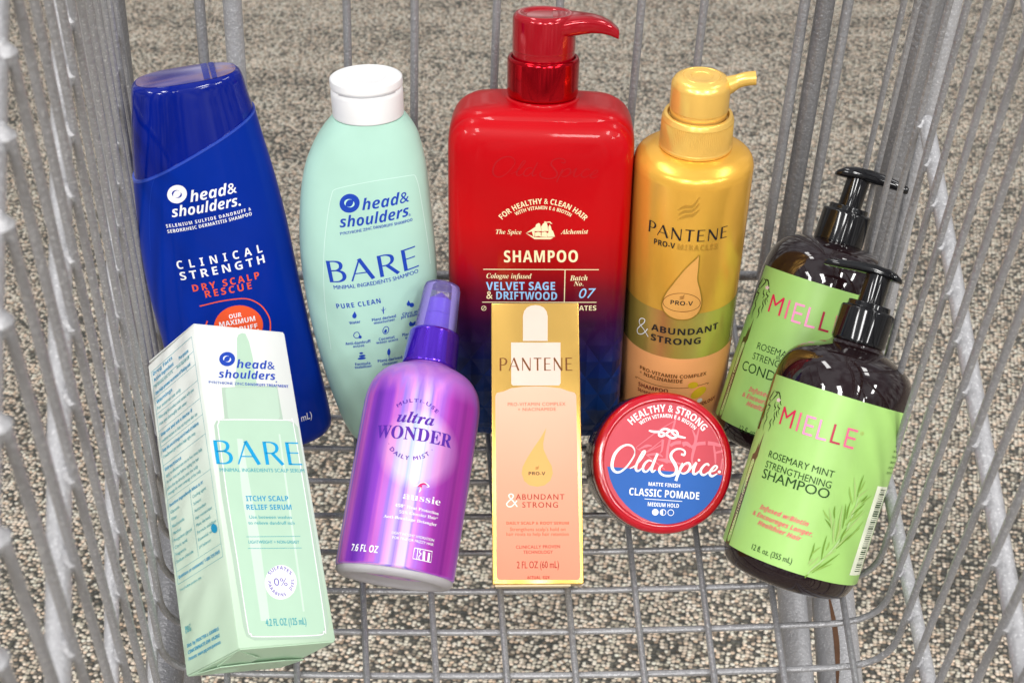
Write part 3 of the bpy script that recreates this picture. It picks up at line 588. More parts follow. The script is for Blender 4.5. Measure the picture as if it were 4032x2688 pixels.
  ('A','white','B','WITH VITAMIN E & BIOTIN',-12.53,17.62,1.52,22.09,14.28,16.96,1.87),
  ('L','white',[(-8.33,15.21),(-5.82,14.79),(-2.2,14.8),(0.58,13.64),(3.37,12.25),(5.6,13.06),(6.06,14.87),(4.55,16.03),(1.85,15.5),(-0.32,13.58),(-2.1,12.8),(-3.27,13.62),(-1.8,15.94),(0.44,16.53),(2.76,15.56),(4.65,13.89),(7.42,13.18),(10.16,12.81)],[0.71,1.16,1.07,1.07,1.07,1.07,1.07,1.07,1.07,1.07,1.07,1.07,1.07,1.07,1.07,1.07,1.16,0.71]),
  ('L','white',[(-14.69,2.9),(-15.06,5.54),(-16.73,7.3),(-19.44,7.39),(-22.49,5.52),(-24.79,2.27),(-25.7,-1.77),(-25.33,-4.4),(-23.67,-5.98),(-21.44,-5.71),(-18.86,-3.56),(-16.55,-0.32),(-14.92,2.88),(-14.83,5.55)],[0.44,0.62,0.88,0.97,1.32,1.5,1.58,1.5,1.14,0.97,0.88,0.79,0.7,0.44]),
  ('L','white',[(-16.82,-3.88),(-14.42,-2.41),(-11.86,0.41),(-9.99,3.63),(-9.61,4.99),(-10.73,4.69),(-12.35,1.27),(-13.74,-2.37),(-13.64,-4.35),(-12.49,-4.73),(-10.33,-3.04)],[0.44,0.62,0.71,0.8,0.8,0.98,1.25,1.34,1.25,0.89,0.53]),
  ('L','white',[(-5.99,0.33),(-7.58,0.67),(-9.32,-0.77),(-10.33,-3.04),(-9.78,-4.78),(-8.21,-4.69),(-6.3,-2.36),(-5.06,-0.06),(-3.46,4.03)],[0.7,0.88,1.14,1.23,1.14,0.88,0.79,0.88,1.06]),
  ('L','white',[(-3.47,4.26),(-5.06,-0.06),(-6.03,-3.23),(-5.5,-4.74),(-3.97,-3.77)],[1.07,1.34,1.42,1.16,0.44]),
  ('L','white',[(8.28,4.76),(9.89,4.41),(10.03,6.2),(8.16,7.2),(5.46,6.81),(3.51,4.91),(3.4,2.68),(5.11,0.12),(6.37,-2.47),(5.82,-4.95),(3.39,-6.2),(0.22,-6.17),(-1.89,-4.75),(-2.0,-2.54),(-0.49,-1.11)],[0.98,1.07,0.89,0.8,0.98,1.25,1.51,1.69,1.6,1.34,1.07,1.07,1.16,1.07,0.62]),
  ('L','white',[(7.73,-2.39),(9.18,0.37),(8.61,-1.89),(7.0,-5.98),(6.31,-8.46)],[0.44,0.79,1.23,1.32,1.41]),
  ('L','white',[(8.43,-2.79),(10.33,-0.01),(12.35,0.56),(13.1,-0.95),(12.09,-3.46),(10.11,-4.69),(8.5,-4.34)],[0.7,0.88,1.14,1.23,1.14,0.88,0.62]),
  ('L','white',[(12.54,-3.43),(15.31,0.3),(15.97,0.78),(14.97,-1.95),(14.85,-4.18),(16.0,-4.55),(18.18,-2.64)],[0.44,0.8,1.16,1.34,1.34,0.98,0.53]),
  ('P','white',[(17.99,2.33),(17.98,2.22),(17.96,2.12),(17.92,2.02),(17.86,1.92),(17.78,1.84),(17.7,1.77),(17.6,1.72),(17.49,1.69),(17.38,1.67),(17.27,1.67),(17.16,1.69),(17.06,1.73),(16.97,1.79),(16.89,1.86),(16.82,1.95),(16.77,2.04),(16.73,2.15),(16.72,2.25),(16.72,2.36),(16.75,2.47),(16.79,2.57),(16.85,2.66),(16.92,2.74),(17.01,2.81),(17.11,2.86),(17.21,2.9),(17.32,2.91),(17.43,2.91),(17.54,2.89),(17.65,2.85),(17.74,2.79),(17.82,2.72),(17.89,2.64),(17.94,2.54),(17.97,2.44)]),
  ('L','white',[(22.38,-0.16),(21.89,0.7),(20.32,0.16),(18.61,-2.17),(18.71,-4.17),(20.33,-4.74),(22.96,-2.8)],[0.97,0.97,1.06,1.23,1.23,0.97,0.53]),
  ('L','white',[(22.98,-3.24),(25.44,-2.2),(26.64,-0.57),(25.56,0.03),(23.83,-1.85),(23.02,-3.91),(24.21,-5.17),(26.88,-3.67)],[0.53,0.71,0.89,0.98,1.25,1.34,1.07,0.53]),
  ('P','white',[(28.61,-2.72),(28.6,-2.85),(28.57,-2.98),(28.52,-3.1),(28.45,-3.22),(28.36,-3.32),(28.25,-3.4),(28.13,-3.46),(28.0,-3.5),(27.87,-3.52),(27.74,-3.52),(27.6,-3.49),(27.48,-3.45),(27.37,-3.38),(27.27,-3.29),(27.18,-3.19),(27.12,-3.07),(27.08,-2.95),(27.06,-2.81),(27.07,-2.68),(27.1,-2.55),(27.15,-2.43),(27.22,-2.32),(27.31,-2.22),(27.42,-2.14),(27.54,-2.07),(27.67,-2.03),(27.8,-2.01),(27.94,-2.02),(28.07,-2.04),(28.19,-2.09),(28.31,-2.16),(28.41,-2.25),(28.49,-2.35),(28.55,-2.47),(28.59,-2.59)]),
  ('T','white','B','MATTE FINISH',-7.18,-11.62,8.55,-11.65,1.77),
  ('T','white','B','CLASSIC POMADE',-16.54,-16.68,18.32,-16.92,3.53,1.02,0.004),
  ('L','white',[(-8.78,-18.12),(10.0,-18.25)],[0.31]),
  ('T','white','B','MEDIUM HOLD',-7.03,-21.5,8.44,-21.48,1.9),
  ('P','white',[(-1.53,-24.18),(-1.54,-24.45),(-1.6,-24.72),(-1.71,-24.98),(-1.86,-25.21),(-2.05,-25.42),(-2.27,-25.59),(-2.52,-25.72),(-2.79,-25.81),(-3.07,-25.85),(-3.35,-25.84),(-3.63,-25.79),(-3.89,-25.68),(-4.13,-25.54),(-4.34,-25.36),(-4.51,-25.14),(-4.64,-24.9),(-4.73,-24.63),(-4.77,-24.36),(-4.75,-24.09),(-4.7,-23.82),(-4.59,-23.56),(-4.44,-23.32),(-4.25,-23.12),(-4.03,-22.95),(-3.78,-22.81),(-3.51,-22.73),(-3.23,-22.69),(-2.95,-22.69),(-2.67,-22.75),(-2.41,-22.85),(-2.17,-23.0),(-1.96,-23.18),(-1.79,-23.4),(-1.66,-23.64),(-1.57,-23.9)]),
  ('L','white',[(2.11,-24.05),(2.1,-24.3),(2.05,-24.54),(1.96,-24.77),(1.82,-24.98),(1.65,-25.16),(1.46,-25.31),(1.23,-25.43),(0.99,-25.51),(0.75,-25.54),(0.49,-25.54),(0.25,-25.49),(0.02,-25.4),(-0.2,-25.27),(-0.38,-25.1),(-0.54,-24.91),(-0.65,-24.69),(-0.73,-24.46),(-0.76,-24.22),(-0.75,-23.97),(-0.7,-23.73),(-0.61,-23.5),(-0.47,-23.3),(-0.3,-23.11),(-0.11,-22.96),(0.12,-22.84),(0.35,-22.76),(0.6,-22.73),(0.85,-22.74),(1.1,-22.79),(1.33,-22.88),(1.55,-23.0),(1.73,-23.17),(1.89,-23.36),(2.0,-23.58),(2.08,-23.81),(2.11,-24.05)],[0.31],0),
  ('P','white',[(0.6,-22.73),(-0.61,-23.59),(-0.75,-24.57),(-0.17,-25.33),(0.75,-25.54)]),
  ('L','white',[(5.99,-23.96),(5.98,-24.21),(5.93,-24.45),(5.83,-24.68),(5.7,-24.89),(5.53,-25.07),(5.33,-25.22),(5.11,-25.34),(4.87,-25.42),(4.62,-25.45),(4.37,-25.44),(4.12,-25.39),(3.89,-25.3),(3.68,-25.18),(3.49,-25.01),(3.34,-24.82),(3.22,-24.6),(3.14,-24.37),(3.11,-24.13),(3.12,-23.88),(3.17,-23.64),(3.27,-23.41),(3.4,-23.2),(3.57,-23.02),(3.77,-22.87),(3.99,-22.75),(4.23,-22.67),(4.48,-22.64),(4.73,-22.64),(4.98,-22.69),(5.21,-22.78),(5.42,-22.91),(5.61,-23.08),(5.76,-23.27),(5.88,-23.48),(5.96,-23.72),(5.99,-23.96)],[0.31],0),
],
'mist': [
  ('A','purple','R','MULTI-USE',-11.59,75.16,-2.8,78.48,6.86,74.86,1.7,1.3,0.055),
  ('T','purple','SBI','ultra',-10.96,68.21,6.58,68.61,5.22,1,0.02),
  ('T','purple','SB','WONDER',-20.8,60.14,17.1,60.49,6.1,1,0.015),
  ('A','purple','R','· DAILY MIST ·',-13.92,57.14,-1.24,50.83,8.62,57.15,1.87,1.25,0.055),
  ('L','magenta',[(3.97,39.0),(4.91,40.34),(6.25,41.18),(8.08,40.97)],[0.28,1.14,1.31,0.57]),
  ('L','magenta',[(5.27,39.97),(5.46,38.85),(5.22,37.65)],[1.14,0.74,0.28]),
  ('L','white',[(1.92,39.21),(3.58,39.59),(4.81,40.98),(6.46,41.66),(7.89,41.22),(9.11,40.32),(7.96,39.87)],[0.14,0.23,0.26,0.26,0.4,0.4,0.23]),
  ('L','white',[(5.39,39.27),(5.31,37.95),(4.87,36.77)],[0.28,0.63,0.28]),
  ('T','white','SB','aussie',-2.01,32.72,16.17,32.89,3.19,1,-0.006),
  ('T','white','SB','450° Heat Protection',-5.04,28.66,16.16,28.41,1.36),
  ('T','white','SB','55% Glossier Hair*',-2.56,25.85,16.19,26.11,1.3),
  ('T','white','SB','Anti-Breakage Detangler',-9.31,23.03,16.12,23.23,1.29),
  ('T','white','R','LIGHTWEIGHT HYDRATION',-4.33,16.08,15.94,16.05,1.17,1,0.012),
  ('T','white','R','FOR FINE OR FRIZZY HAIR',-3.68,13.97,16.08,14.08,1.17,1,0.012),
  ('L','white',[(6.99,11.43),(15.95,11.56),(16.15,6.6),(6.94,6.59),(6.99,11.43)],[0.39],1),
  ('L','white',[(8.63,11.4),(8.81,6.57)],[0.39]),
  ('L','white',[(9.86,11.27),(9.63,9.96),(10.52,9.29),(9.67,8.0),(10.03,6.52)],[0.39]),
  ('L','white',[(11.8,10.81),(12.21,6.8)],[1.24],1),
  ('L','white',[(14.43,10.63),(14.64,6.86)],[1.1],1),
  ('T','white','B','7.6 FL OZ',-24.13,6.9,-9.35,6.64,3.17),
],
'mf': [
  ('L','hairdk',[(-37.02,78.17),(-38.51,75.76),(-39.92,73.52),(-37.72,72.98)],[0.29,0.95,0.8,0.15]),
  ('L','hairdk',[(-35.79,77.94),(-33.35,77.08),(-34.96,74.9),(-37.3,72.47)],[0.25,0.81,0.68,0.12]),
  ('L','hairdk',[(-33.92,77.99),(-31.46,77.6),(-30.61,76.06)],[0.24,0.78,0.66,0.12]),
  ('L','hairdk',[(-32.09,77.76),(-30.44,76.67),(-29.35,74.61),(-28.36,73.12),(-27.32,72.79)],[0.23,0.58,0.64,0.46,0.12]),
  ('L','hairdk',[(-37.51,72.72),(-39.04,70.73),(-36.53,70.57),(-37.26,68.7),(-38.95,67.83)],[0.26,0.64,0.7,0.51,0.13]),
  ('L','hairdk',[(-36.22,68.3),(-37.6,66.31),(-36.0,64.28),(-36.87,61.21),(-35.97,58.18)],[0.26,0.64,0.7,0.51,0.13]),
  ('L','hairdk',[(-32.74,73.31),(-32.4,71.36),(-31.09,70.49),(-31.77,68.9)],[0.24,0.77,0.65,0.12]),
  ('L','hairdk',[(-30.7,68.85),(-30.39,66.9),(-29.28,65.73),(-29.54,63.94),(-28.67,62.42)],[0.23,0.58,0.64,0.46,0.12]),
  ('L','hairdk',[(-29.84,72.78),(-29.59,71.4),(-27.96,70.92),(-28.47,69.65),(-26.87,68.18)],[0.23,0.58,0.64,0.46,0.12]),
  ('L','hairdk',[(-31.27,65.26),(-32.04,63.36),(-30.78,61.63),(-31.17,59.08)],[0.24,0.77,0.65,0.12]),
  ('L','hairdk',[(-29.43,69.71),(-29.06,68.07),(-27.62,66.56)],[0.23,0.75,0.64,0.12]),
  ('L','hairdk',[(-40.68,70.49),(-41.45,68.34),(-40.48,64.67),(-40.87,63.15)],[0.3,0.98,0.82,0.15]),
  ('P','flower',[(-28.91,74.85),(-28.89,74.79),(-28.9,74.73),(-28.92,74.66),(-28.97,74.6),(-29.04,74.54),(-29.12,74.48),(-29.22,74.43),(-29.34,74.39),(-29.46,74.36),(-29.59,74.33),(-29.72,74.32),(-29.85,74.32),(-29.97,74.33),(-30.08,74.35),(-30.18,74.38),(-30.27,74.42),(-30.33,74.47),(-30.38,74.53),(-30.4,74.59),(-30.39,74.65),(-30.36,74.72),(-30.31,74.78),(-30.24,74.84),(-30.15,74.9),(-30.05,74.95),(-29.93,74.99),(-29.81,75.02),(-29.68,75.05),(-29.55,75.06),(-29.42,75.06),(-29.3,75.05),(-29.19,75.03),(-29.09,75.0),(-29.01,74.96),(-28.95,74.91)]),
  ('P','flower',[(-29.53,73.7),(-29.62,73.67),(-29.72,73.65),(-29.83,73.64),(-29.94,73.65),(-30.06,73.66),(-30.17,73.69),(-30.28,73.73),(-30.38,73.79),(-30.46,73.85),(-30.54,73.91),(-30.59,73.98),(-30.63,74.06),(-30.64,74.13),(-30.64,74.2),(-30.61,74.27),(-30.57,74.33),(-30.51,74.39),(-30.43,74.43),(-30.34,74.47),(-30.23,74.49),(-30.12,74.5),(-30.01,74.49),(-29.89,74.47),(-29.78,74.44),(-29.67,74.4),(-29.58,74.35),(-29.49,74.29),(-29.42,74.22),(-29.37,74.15),(-29.34,74.08),(-29.32,74.0),(-29.33,73.93),(-29.35,73.86),(-29.39,73.8),(-29.45,73.75)]),
  ('P','flower',[(-31.57,73.64),(-31.65,73.68),(-31.72,73.74),(-31.76,73.79),(-31.79,73.86),(-31.79,73.93),(-31.77,74.01),(-31.73,74.09),(-31.66,74.16),(-31.58,74.23),(-31.49,74.3),(-31.38,74.36),(-31.27,74.4),(-31.15,74.44),(-31.02,74.46),(-30.9,74.47),(-30.79,74.47),(-30.69,74.46),(-30.59,74.43),(-30.52,74.39),(-30.45,74.34),(-30.41,74.28),(-30.39,74.21),(-30.39,74.14),(-30.41,74.06),(-30.45,73.99),(-30.51,73.91),(-30.58,73.84),(-30.67,73.78),(-30.77,73.72),(-30.89,73.67),(-31.01,73.64),(-31.13,73.61),(-31.25,73.6),(-31.37,73.6),(-31.48,73.62)]),
  ('P','flower',[(-32.22,74.76),(-32.17,74.82),(-32.1,74.87),(-32.0,74.92),(-31.89,74.96),(-31.77,74.99),(-31.63,75.0),(-31.49,75.01),(-31.35,75.0),(-31.21,74.99),(-31.08,74.96),(-30.96,74.92),(-30.85,74.88),(-30.76,74.83),(-30.69,74.77),(-30.65,74.71),(-30.62,74.64),(-30.62,74.58),(-30.64,74.52),(-30.69,74.46),(-30.76,74.41),(-30.84,74.36),(-30.95,74.33),(-31.07,74.3),(-31.2,74.28),(-31.34,74.28),(-31.48,74.28),(-31.62,74.3),(-31.76,74.32),(-31.88,74.36),(-31.99,74.4),(-32.09,74.46),(-32.16,74.51),(-32.22,74.57),(-32.24,74.64),(-32.24,74.7)]),
  ('P','flower',[(-30.49,75.51),(-30.38,75.51),(-30.28,75.49),(-30.19,75.46),(-30.1,75.41),(-30.03,75.36),(-29.97,75.29),(-29.93,75.22),(-29.9,75.14),(-29.9,75.06),(-29.91,74.98),(-29.94,74.9),(-29.98,74.83),(-30.04,74.76),(-30.12,74.7),(-30.2,74.65),(-30.3,74.61),(-30.4,74.59),(-30.51,74.58),(-30.61,74.58),(-30.72,74.6),(-30.81,74.63),(-30.9,74.68),(-30.98,74.73),(-31.04,74.8),(-31.08,74.87),(-31.11,74.95),(-31.11,75.03),(-31.1,75.11),(-31.07,75.19),(-31.03,75.27),(-30.96,75.33),(-30.88,75.39),(-30.79,75.44),(-30.7,75.48),(-30.59,75.5)]),
  ('L','pink2',[(-24.75,64.16),(-24.9,72.54)],[1.08],1),
  ('L','pink2',[(-24.98,72.52),(-21.63,67.87)],[1.05],1),
  ('L','pink2',[(-21.89,68.08),(-18.26,72.39)],[1.03],1),
  ('L','pink2',[(-18.41,72.63),(-18.22,63.96)],[1.03],1),
  ('L','pink',[(-15.08,72.49),(-14.76,63.71)],[1.03],1),
  ('L','pink3',[(-11.65,72.43),(-11.2,63.44)],[1.03],1),
  ('L','pink3',[(-11.75,71.84),(-7.35,71.99)],[1.01],1),
  ('L','pink3',[(-11.33,67.9),(-7.45,68.03)],[1.01],1),
  ('L','pink3',[(-11.32,63.82),(-7.01,63.97)],[0.99],1),
  ('L','pink3',[(-5.03,72.32),(-4.7,63.33)],[1.01],1),
  ('L','pink3',[(-5.04,63.7),(-0.45,64.03)],[1.01],1),
  ('L','pink4',[(1.56,72.3),(1.74,63.76)],[1.01],1),
  ('L','pink4',[(1.25,64.03),(5.9,64.16)],[0.99],1),
  ('L','pink',[(7.71,72.46),(8.1,63.72)],[1.01],1),
  ('L','pink',[(7.63,72.02),(12.15,72.09)],[1.03],1),
  ('L','pink',[(7.86,68.19),(12.14,68.27)],[1.03],1),
  ('L','pink',[(7.92,64.02),(12.41,64.08)],[1.03],1),
  ('L','gold2',[(15.03,71.9),(15.06,71.78),(15.07,71.65),(15.05,71.52),(15.01,71.4),(14.94,71.28),(14.86,71.18),(14.75,71.1),(14.64,71.03),(14.51,70.98),(14.37,70.96),(14.23,70.96),(14.1,70.98),(13.96,71.02),(13.84,71.08),(13.73,71.16),(13.64,71.26),(13.56,71.37),(13.51,71.49),(13.48,71.62),(13.48,71.75),(13.49,71.88),(13.53,72.0),(13.6,72.11),(13.68,72.22),(13.78,72.3),(13.9,72.37),(14.03,72.41),(14.16,72.44),(14.3,72.44),(14.44,72.42),(14.57,72.38),(14.7,72.32),(14.81,72.23),(14.9,72.14),(14.98,72.03),(15.03,71.9)],[0.11],0),
  ('T','gold2','R','R',14.08,71.37,14.67,71.39,0.64),
  ('T','dgreen','R','ROSEMARY MINT',-25.46,47.88,7.72,48.49,3.15,1,0.0),
  ('T','dgreen','R','STRENGTHENING',-25.47,42.96,7.93,43.49,3.15,1,0.0),
  ('T','dgreen','R','SHAMPOO',-25.55,37.74,8.39,38.56,4.47,1,0.004),
  ('T','pinkt','BI','Infused w/Biotin',-21.16,23.85,3.41,23.81,2.25),
  ('T','pinkt','BI','& Encourages Longer,',-24.09,20.05,6.46,19.97,2.25),
  ('T','pinkt','BI','Healthier Hair',-19.58,16.7,2.25,16.26,2.26),
  ('T','dgreen','R','12 fl. oz. (355 mL)',-18.64,4.84,1.39,5.06,2.66,1,0.01),
  ('L','stem',[(9.08,0.85),(10.45,4.82),(14.31,10.76),(18.72,19.32),(21.58,28.19),(22.46,37.77),(22.44,44.9)],[0.3,0.52,0.67,0.74,0.74,0.59,0.3]),
  ('L','leafa',[(9.96,2.8),(9.24,1.74),(9.08,0.85)],[0.29,0.79,0.72,0.14]),
  ('L','leafb',[(10.33,4.04),(12.63,6.74),(14.41,9.28)],[0.29,0.8,0.73,0.15]),
  ('L','leafc',[(8.55,7.28),(9.04,8.93),(10.09,10.74)],[0.29,0.79,0.72,0.14]),
  ('L','leafa',[(8.53,9.15),(8.78,13.46),(8.49,17.6)],[0.29,0.79,0.72,0.14]),
  ('L','leafb',[(8.86,12.26),(10.04,14.39),(11.8,16.67)],[0.29,0.79,0.72,0.14]),
  ('L','leafc',[(9.28,6.74),(11.12,9.62),(12.43,12.33)],[0.29,0.79,0.72,0.14]),
  ('L','leafa',[(13.84,11.01),(13.04,16.63),(12.83,22.4)],[0.29,0.8,0.73,0.15]),
  ('L','leafb',[(14.64,15.73),(15.06,17.91),(14.9,19.93)],[0.29,0.8,0.73,0.15]),
  ('L','leafc',[(14.45,11.54),(16.66,14.15),(19.6,16.87)],[0.3,0.81,0.74,0.15]),
  ('L','leafa',[(11.48,3.98),(16.79,10.04),(21.99,15.83)],[0.3,0.81,0.74,0.15]),
  ('L','leafb',[(12.32,4.96),(15.56,7.58),(19.63,10.28)],[0.3,0.81,0.74,0.15]),
  ('L','leafc',[(17.64,16.45),(21.13,21.42),(24.22,26.22)],[0.3,0.82,0.75,0.15]),
  ('L','leafa',[(19.35,17.57),(23.63,23.48),(29.38,29.41)],[0.3,0.82,0.75,0.15]),
  ('L','leafb',[(23.78,22.56),(27.2,27.62),(30.19,32.53)],[0.32,0.87,0.79,0.16]),
  ('L','leafc',[(17.05,19.32),(15.26,25.09),(14.1,30.98)],[0.29,0.8,0.73,0.15]),
  ('L','leafa',[(13.96,26.07),(12.02,27.9),(9.58,29.55)],[0.29,0.79,0.72,0.14]),
  ('L','leafb',[(12.58,29.08),(9.76,31.1),(7.57,33.25)],[0.29,0.79,0.72,0.14]),
  ('L','leafc',[(14.19,25.38),(12.32,30.23),(9.95,34.89)],[0.28,0.78,0.71,0.14]),
  ('L','leafa',[(13.91,30.94),(12.81,33.64),(12.29,36.49)],[0.28,0.78,0.71,0.14]),
  ('L','leafb',[(17.83,20.63),(17.31,26.06),(16.18,31.32)],[0.29,0.8,0.73,0.15]),
  ('L','leafc',[(18.55,24.55),(16.75,31.09),(15.6,37.74)],[0.29,0.8,0.73,0.15]),
  ('L','leafa',[(19.25,27.34),(18.41,33.16),(16.98,38.83)],[0.29,0.8,0.73,0.15]),
  ('L','leafb',[(19.98,22.98),(21.78,26.72),(24.38,30.59)],[0.3,0.82,0.75,0.15]),
  ('L','leafc',[(20.7,25.76),(25.0,31.82),(29.11,37.7)],[0.3,0.84,0.76,0.15]),
  ('L','leafa',[(19.73,31.95),(19.05,36.12),(19.01,40.43)],[0.3,0.81,0.74,0.15]),
  ('L','leafb',[(22.2,31.32),(25.17,34.68),(27.64,37.88)],[0.31,0.85,0.77,0.15]),
  ('L','leafc',[(20.69,32.9),(22.36,37.65),(24.84,42.53)],[0.3,0.82,0.75,0.15]),
  ('L','leafa',[(21.83,34.64),(24.81,37.91),(27.28,41.04)],[0.3,0.84,0.76,0.15]),
  ('L','leafb',[(20.53,39.26),(17.96,42.9),(16.11,46.66)],[0.29,0.8,0.73,0.15]),
  ('L','leafc',[(21.17,40.51),(19.31,46.15),(16.92,51.61)],[0.29,0.8,0.73,0.15]),
  ('L','leafa',[(21.7,43.25),(21.29,48.42),(21.54,53.71)],[0.3,0.81,0.74,0.15]),
  ('L','leafb',[(21.59,44.73),(22.78,48.06),(23.29,51.26)],[0.3,0.81,0.74,0.15]),
  ('L','leafc',[(21.68,42.12),(23.8,44.97),(26.85,47.94)],[0.3,0.84,0.76,0.15]),
  ('L','leafa',[(24.43,41.14),(26.25,43.14),(27.37,45.01)],[0.31,0.85,0.77,0.15]),
  ('L','leafb',[(25.33,40.17),(27.23,42.58),(30.16,45.09)],[0.31,0.86,0.78,0.16]),
  ('L','leafc',[(17.98,21.42),(18.04,25.75),(17.48,29.95)],[0.29,0.8,0.73,0.15]),
  ('L','leafa',[(19.94,20.71),(20.36,24.56),(21.44,28.54)],[0.3,0.82,0.75,0.15]),
  ('L','leafb',[(20.35,29.07),(23.02,33.73),(25.14,38.25)],[0.3,0.84,0.76,0.15]),
],
'mb': [
  ('T','dgreen','R','ROSEMARY MINT',-24.12,43.67,12.17,44.99,3.5,1,0.0),
  ('T','dgreen','R','BLEND',-11.19,42.38,-2.8,42.81,1.61),
  ('T','dgreen','R','STRENGTHENING',-24.8,37.98,12.24,39.32,3.51,1,0.0),
  ('T','dgreen','R','CONDITIONER',-30.33,30.47,19.67,31.68,4.99,1,0.004),
  ('T','pinkt','BI','Infused w/Biotin',-20.61,21.65,6.27,22.63,2.51),
  ('T','pinkt','BI','& Encourages Longer,',-23.5,17.8,9.62,18.5,2.51),
  ('T','pinkt','BI','Healthier Hair',-19.18,14.29,4.77,14.71,2.52),
  ('T','dgreen','R','12 fl. oz. (355 mL)',-18.48,0.49,3.64,1.39,2.98,1,0.01),
  ('L','pink2',[(-24.22,63.78),(-24.55,73.0)],[1.18],1),
  ('L','pink2',[(-24.63,72.98),(-20.9,67.9)],[1.16],1),
  ('L','pink2',[(-21.19,68.13),(-17.32,72.89)],[1.14],1),
  ('L','pink2',[(-17.49,73.15),(-17.13,63.61)],[1.14],1),
  ('L','pink',[(-13.87,73.03),(-13.36,63.34)],[1.14],1),
  ('L','pink3',[(-10.12,72.98),(-9.47,63.06)],[1.12],1),
  ('L','pink3',[(-10.22,72.32),(-5.4,72.49)],[1.12],1),
  ('L','pink3',[(-9.7,67.97),(-5.44,68.12)],[1.12],1),
  ('L','pink3',[(-9.62,63.48),(-4.89,63.64)],[1.14],1),
  ('L','pink3',[(-2.85,72.85),(-2.33,62.92)],[1.12],1),
  ('L','pink3',[(-2.71,63.33),(2.39,63.67)],[1.12],1),
  ('L','pink4',[(4.5,72.79),(4.86,63.35)],[1.12],1),
  ('L','pink4',[(4.31,63.65),(9.6,63.74)],[1.12],1),
  ('L','pink',[(11.52,72.91),(12.15,63.21)],[1.14],1),
  ('L','pink',[(11.43,72.42),(16.76,72.42)],[1.16],1),
  ('L','pink',[(11.78,68.17),(16.83,68.19)],[1.16],1),
  ('L','pink',[(11.94,63.56),(17.26,63.53)],[1.16],1),
  ('L','hairdk',[(-38.17,79.0),(-39.84,76.32),(-41.46,73.82),(-38.8,73.29)],[0.34,1.12,0.95,0.17]),
  ('L','hairdk',[(-36.74,78.77),(-33.95,77.87),(-35.7,75.45),(-38.3,72.73)],[0.28,0.91,0.77,0.14]),
  ('L','hairdk',[(-34.62,78.85),(-31.86,78.47),(-30.87,76.79)],[0.26,0.86,0.73,0.13]),
  ('L','hairdk',[(-32.56,78.64),(-30.7,77.46),(-29.46,75.22),(-28.34,73.59),(-27.19,73.25)],[0.26,0.64,0.7,0.51,0.13]),
  ('L','hairdk',[(-38.55,73.01),(-40.27,70.79),(-37.35,70.66),(-38.13,68.59),(-40.04,67.61)],[0.29,0.73,0.8,0.58,0.15]),
  ('L','hairdk',[(-36.93,68.18),(-38.43,65.96),(-36.55,63.76),(-37.43,60.36),(-36.33,57.05)],[0.28,0.7,0.77,0.56,0.14]),
  ('L','hairdk',[(-33.17,73.74),(-32.74,71.6),(-31.28,70.66),(-31.98,68.91)],[0.26,0.84,0.72,0.13]),
  ('L','hairdk',[(-30.8,68.87),(-30.42,66.73),(-29.18,65.45),(-29.43,63.48),(-28.44,61.83)],[0.26,0.64,0.7,0.51,0.13]),
  ('L','hairdk',[(-29.95,73.2),(-29.65,71.69),(-27.85,71.18),(-28.38,69.78),(-26.6,68.18)],[0.25,0.63,0.69,0.5,0.13]),
  ('L','hairdk',[(-31.35,64.92),(-32.14,62.81),(-30.73,60.92),(-31.09,58.11)],[0.26,0.83,0.7,0.13]),
  ('L','hairdk',[(-29.44,69.83),(-29.0,68.04),(-27.39,66.39)],[0.26,0.83,0.7,0.13]),
  ('L','hairdk',[(-42.26,70.48),(-43.1,68.1),(-41.73,64.1),(-42.13,62.42)],[0.35,1.13,0.96,0.17]),
  ('P','flower',[(-28.98,75.49),(-28.96,75.43),(-28.96,75.36),(-28.99,75.28),(-29.04,75.21),(-29.11,75.15),(-29.2,75.08),(-29.31,75.03),(-29.43,74.98),(-29.57,74.94),(-29.71,74.91),(-29.85,74.9),(-30.0,74.89),(-30.13,74.9),(-30.26,74.92),(-30.37,74.96),(-30.46,75.0),(-30.53,75.05),(-30.58,75.11),(-30.61,75.18),(-30.6,75.25),(-30.57,75.32),(-30.52,75.39),(-30.44,75.46),(-30.35,75.52),(-30.23,75.58),(-30.11,75.63),(-29.97,75.67),(-29.82,75.7),(-29.68,75.71),(-29.54,75.71),(-29.41,75.7),(-29.29,75.68),(-29.18,75.65),(-29.09,75.61),(-29.03,75.55)]),
  ('P','flower',[(-29.63,74.22),(-29.73,74.18),(-29.84,74.16),(-29.96,74.15),(-30.08,74.15),(-30.21,74.17),(-30.34,74.2),(-30.46,74.24),(-30.57,74.3),(-30.66,74.36),(-30.75,74.43),(-30.81,74.51),(-30.85,74.59),(-30.87,74.67),(-30.87,74.75),(-30.84,74.83),(-30.79,74.9),(-30.72,74.96),(-30.64,75.01),(-30.54,75.05),(-30.42,75.07),(-30.3,75.08),(-30.17,75.08),(-30.05,75.06),(-29.92,75.03),(-29.81,74.99),(-29.7,74.93),(-29.61,74.87),(-29.53,74.79),(-29.47,74.72),(-29.43,74.64),(-29.41,74.55),(-29.41,74.47),(-29.44,74.4),(-29.48,74.33),(-29.55,74.27)]),
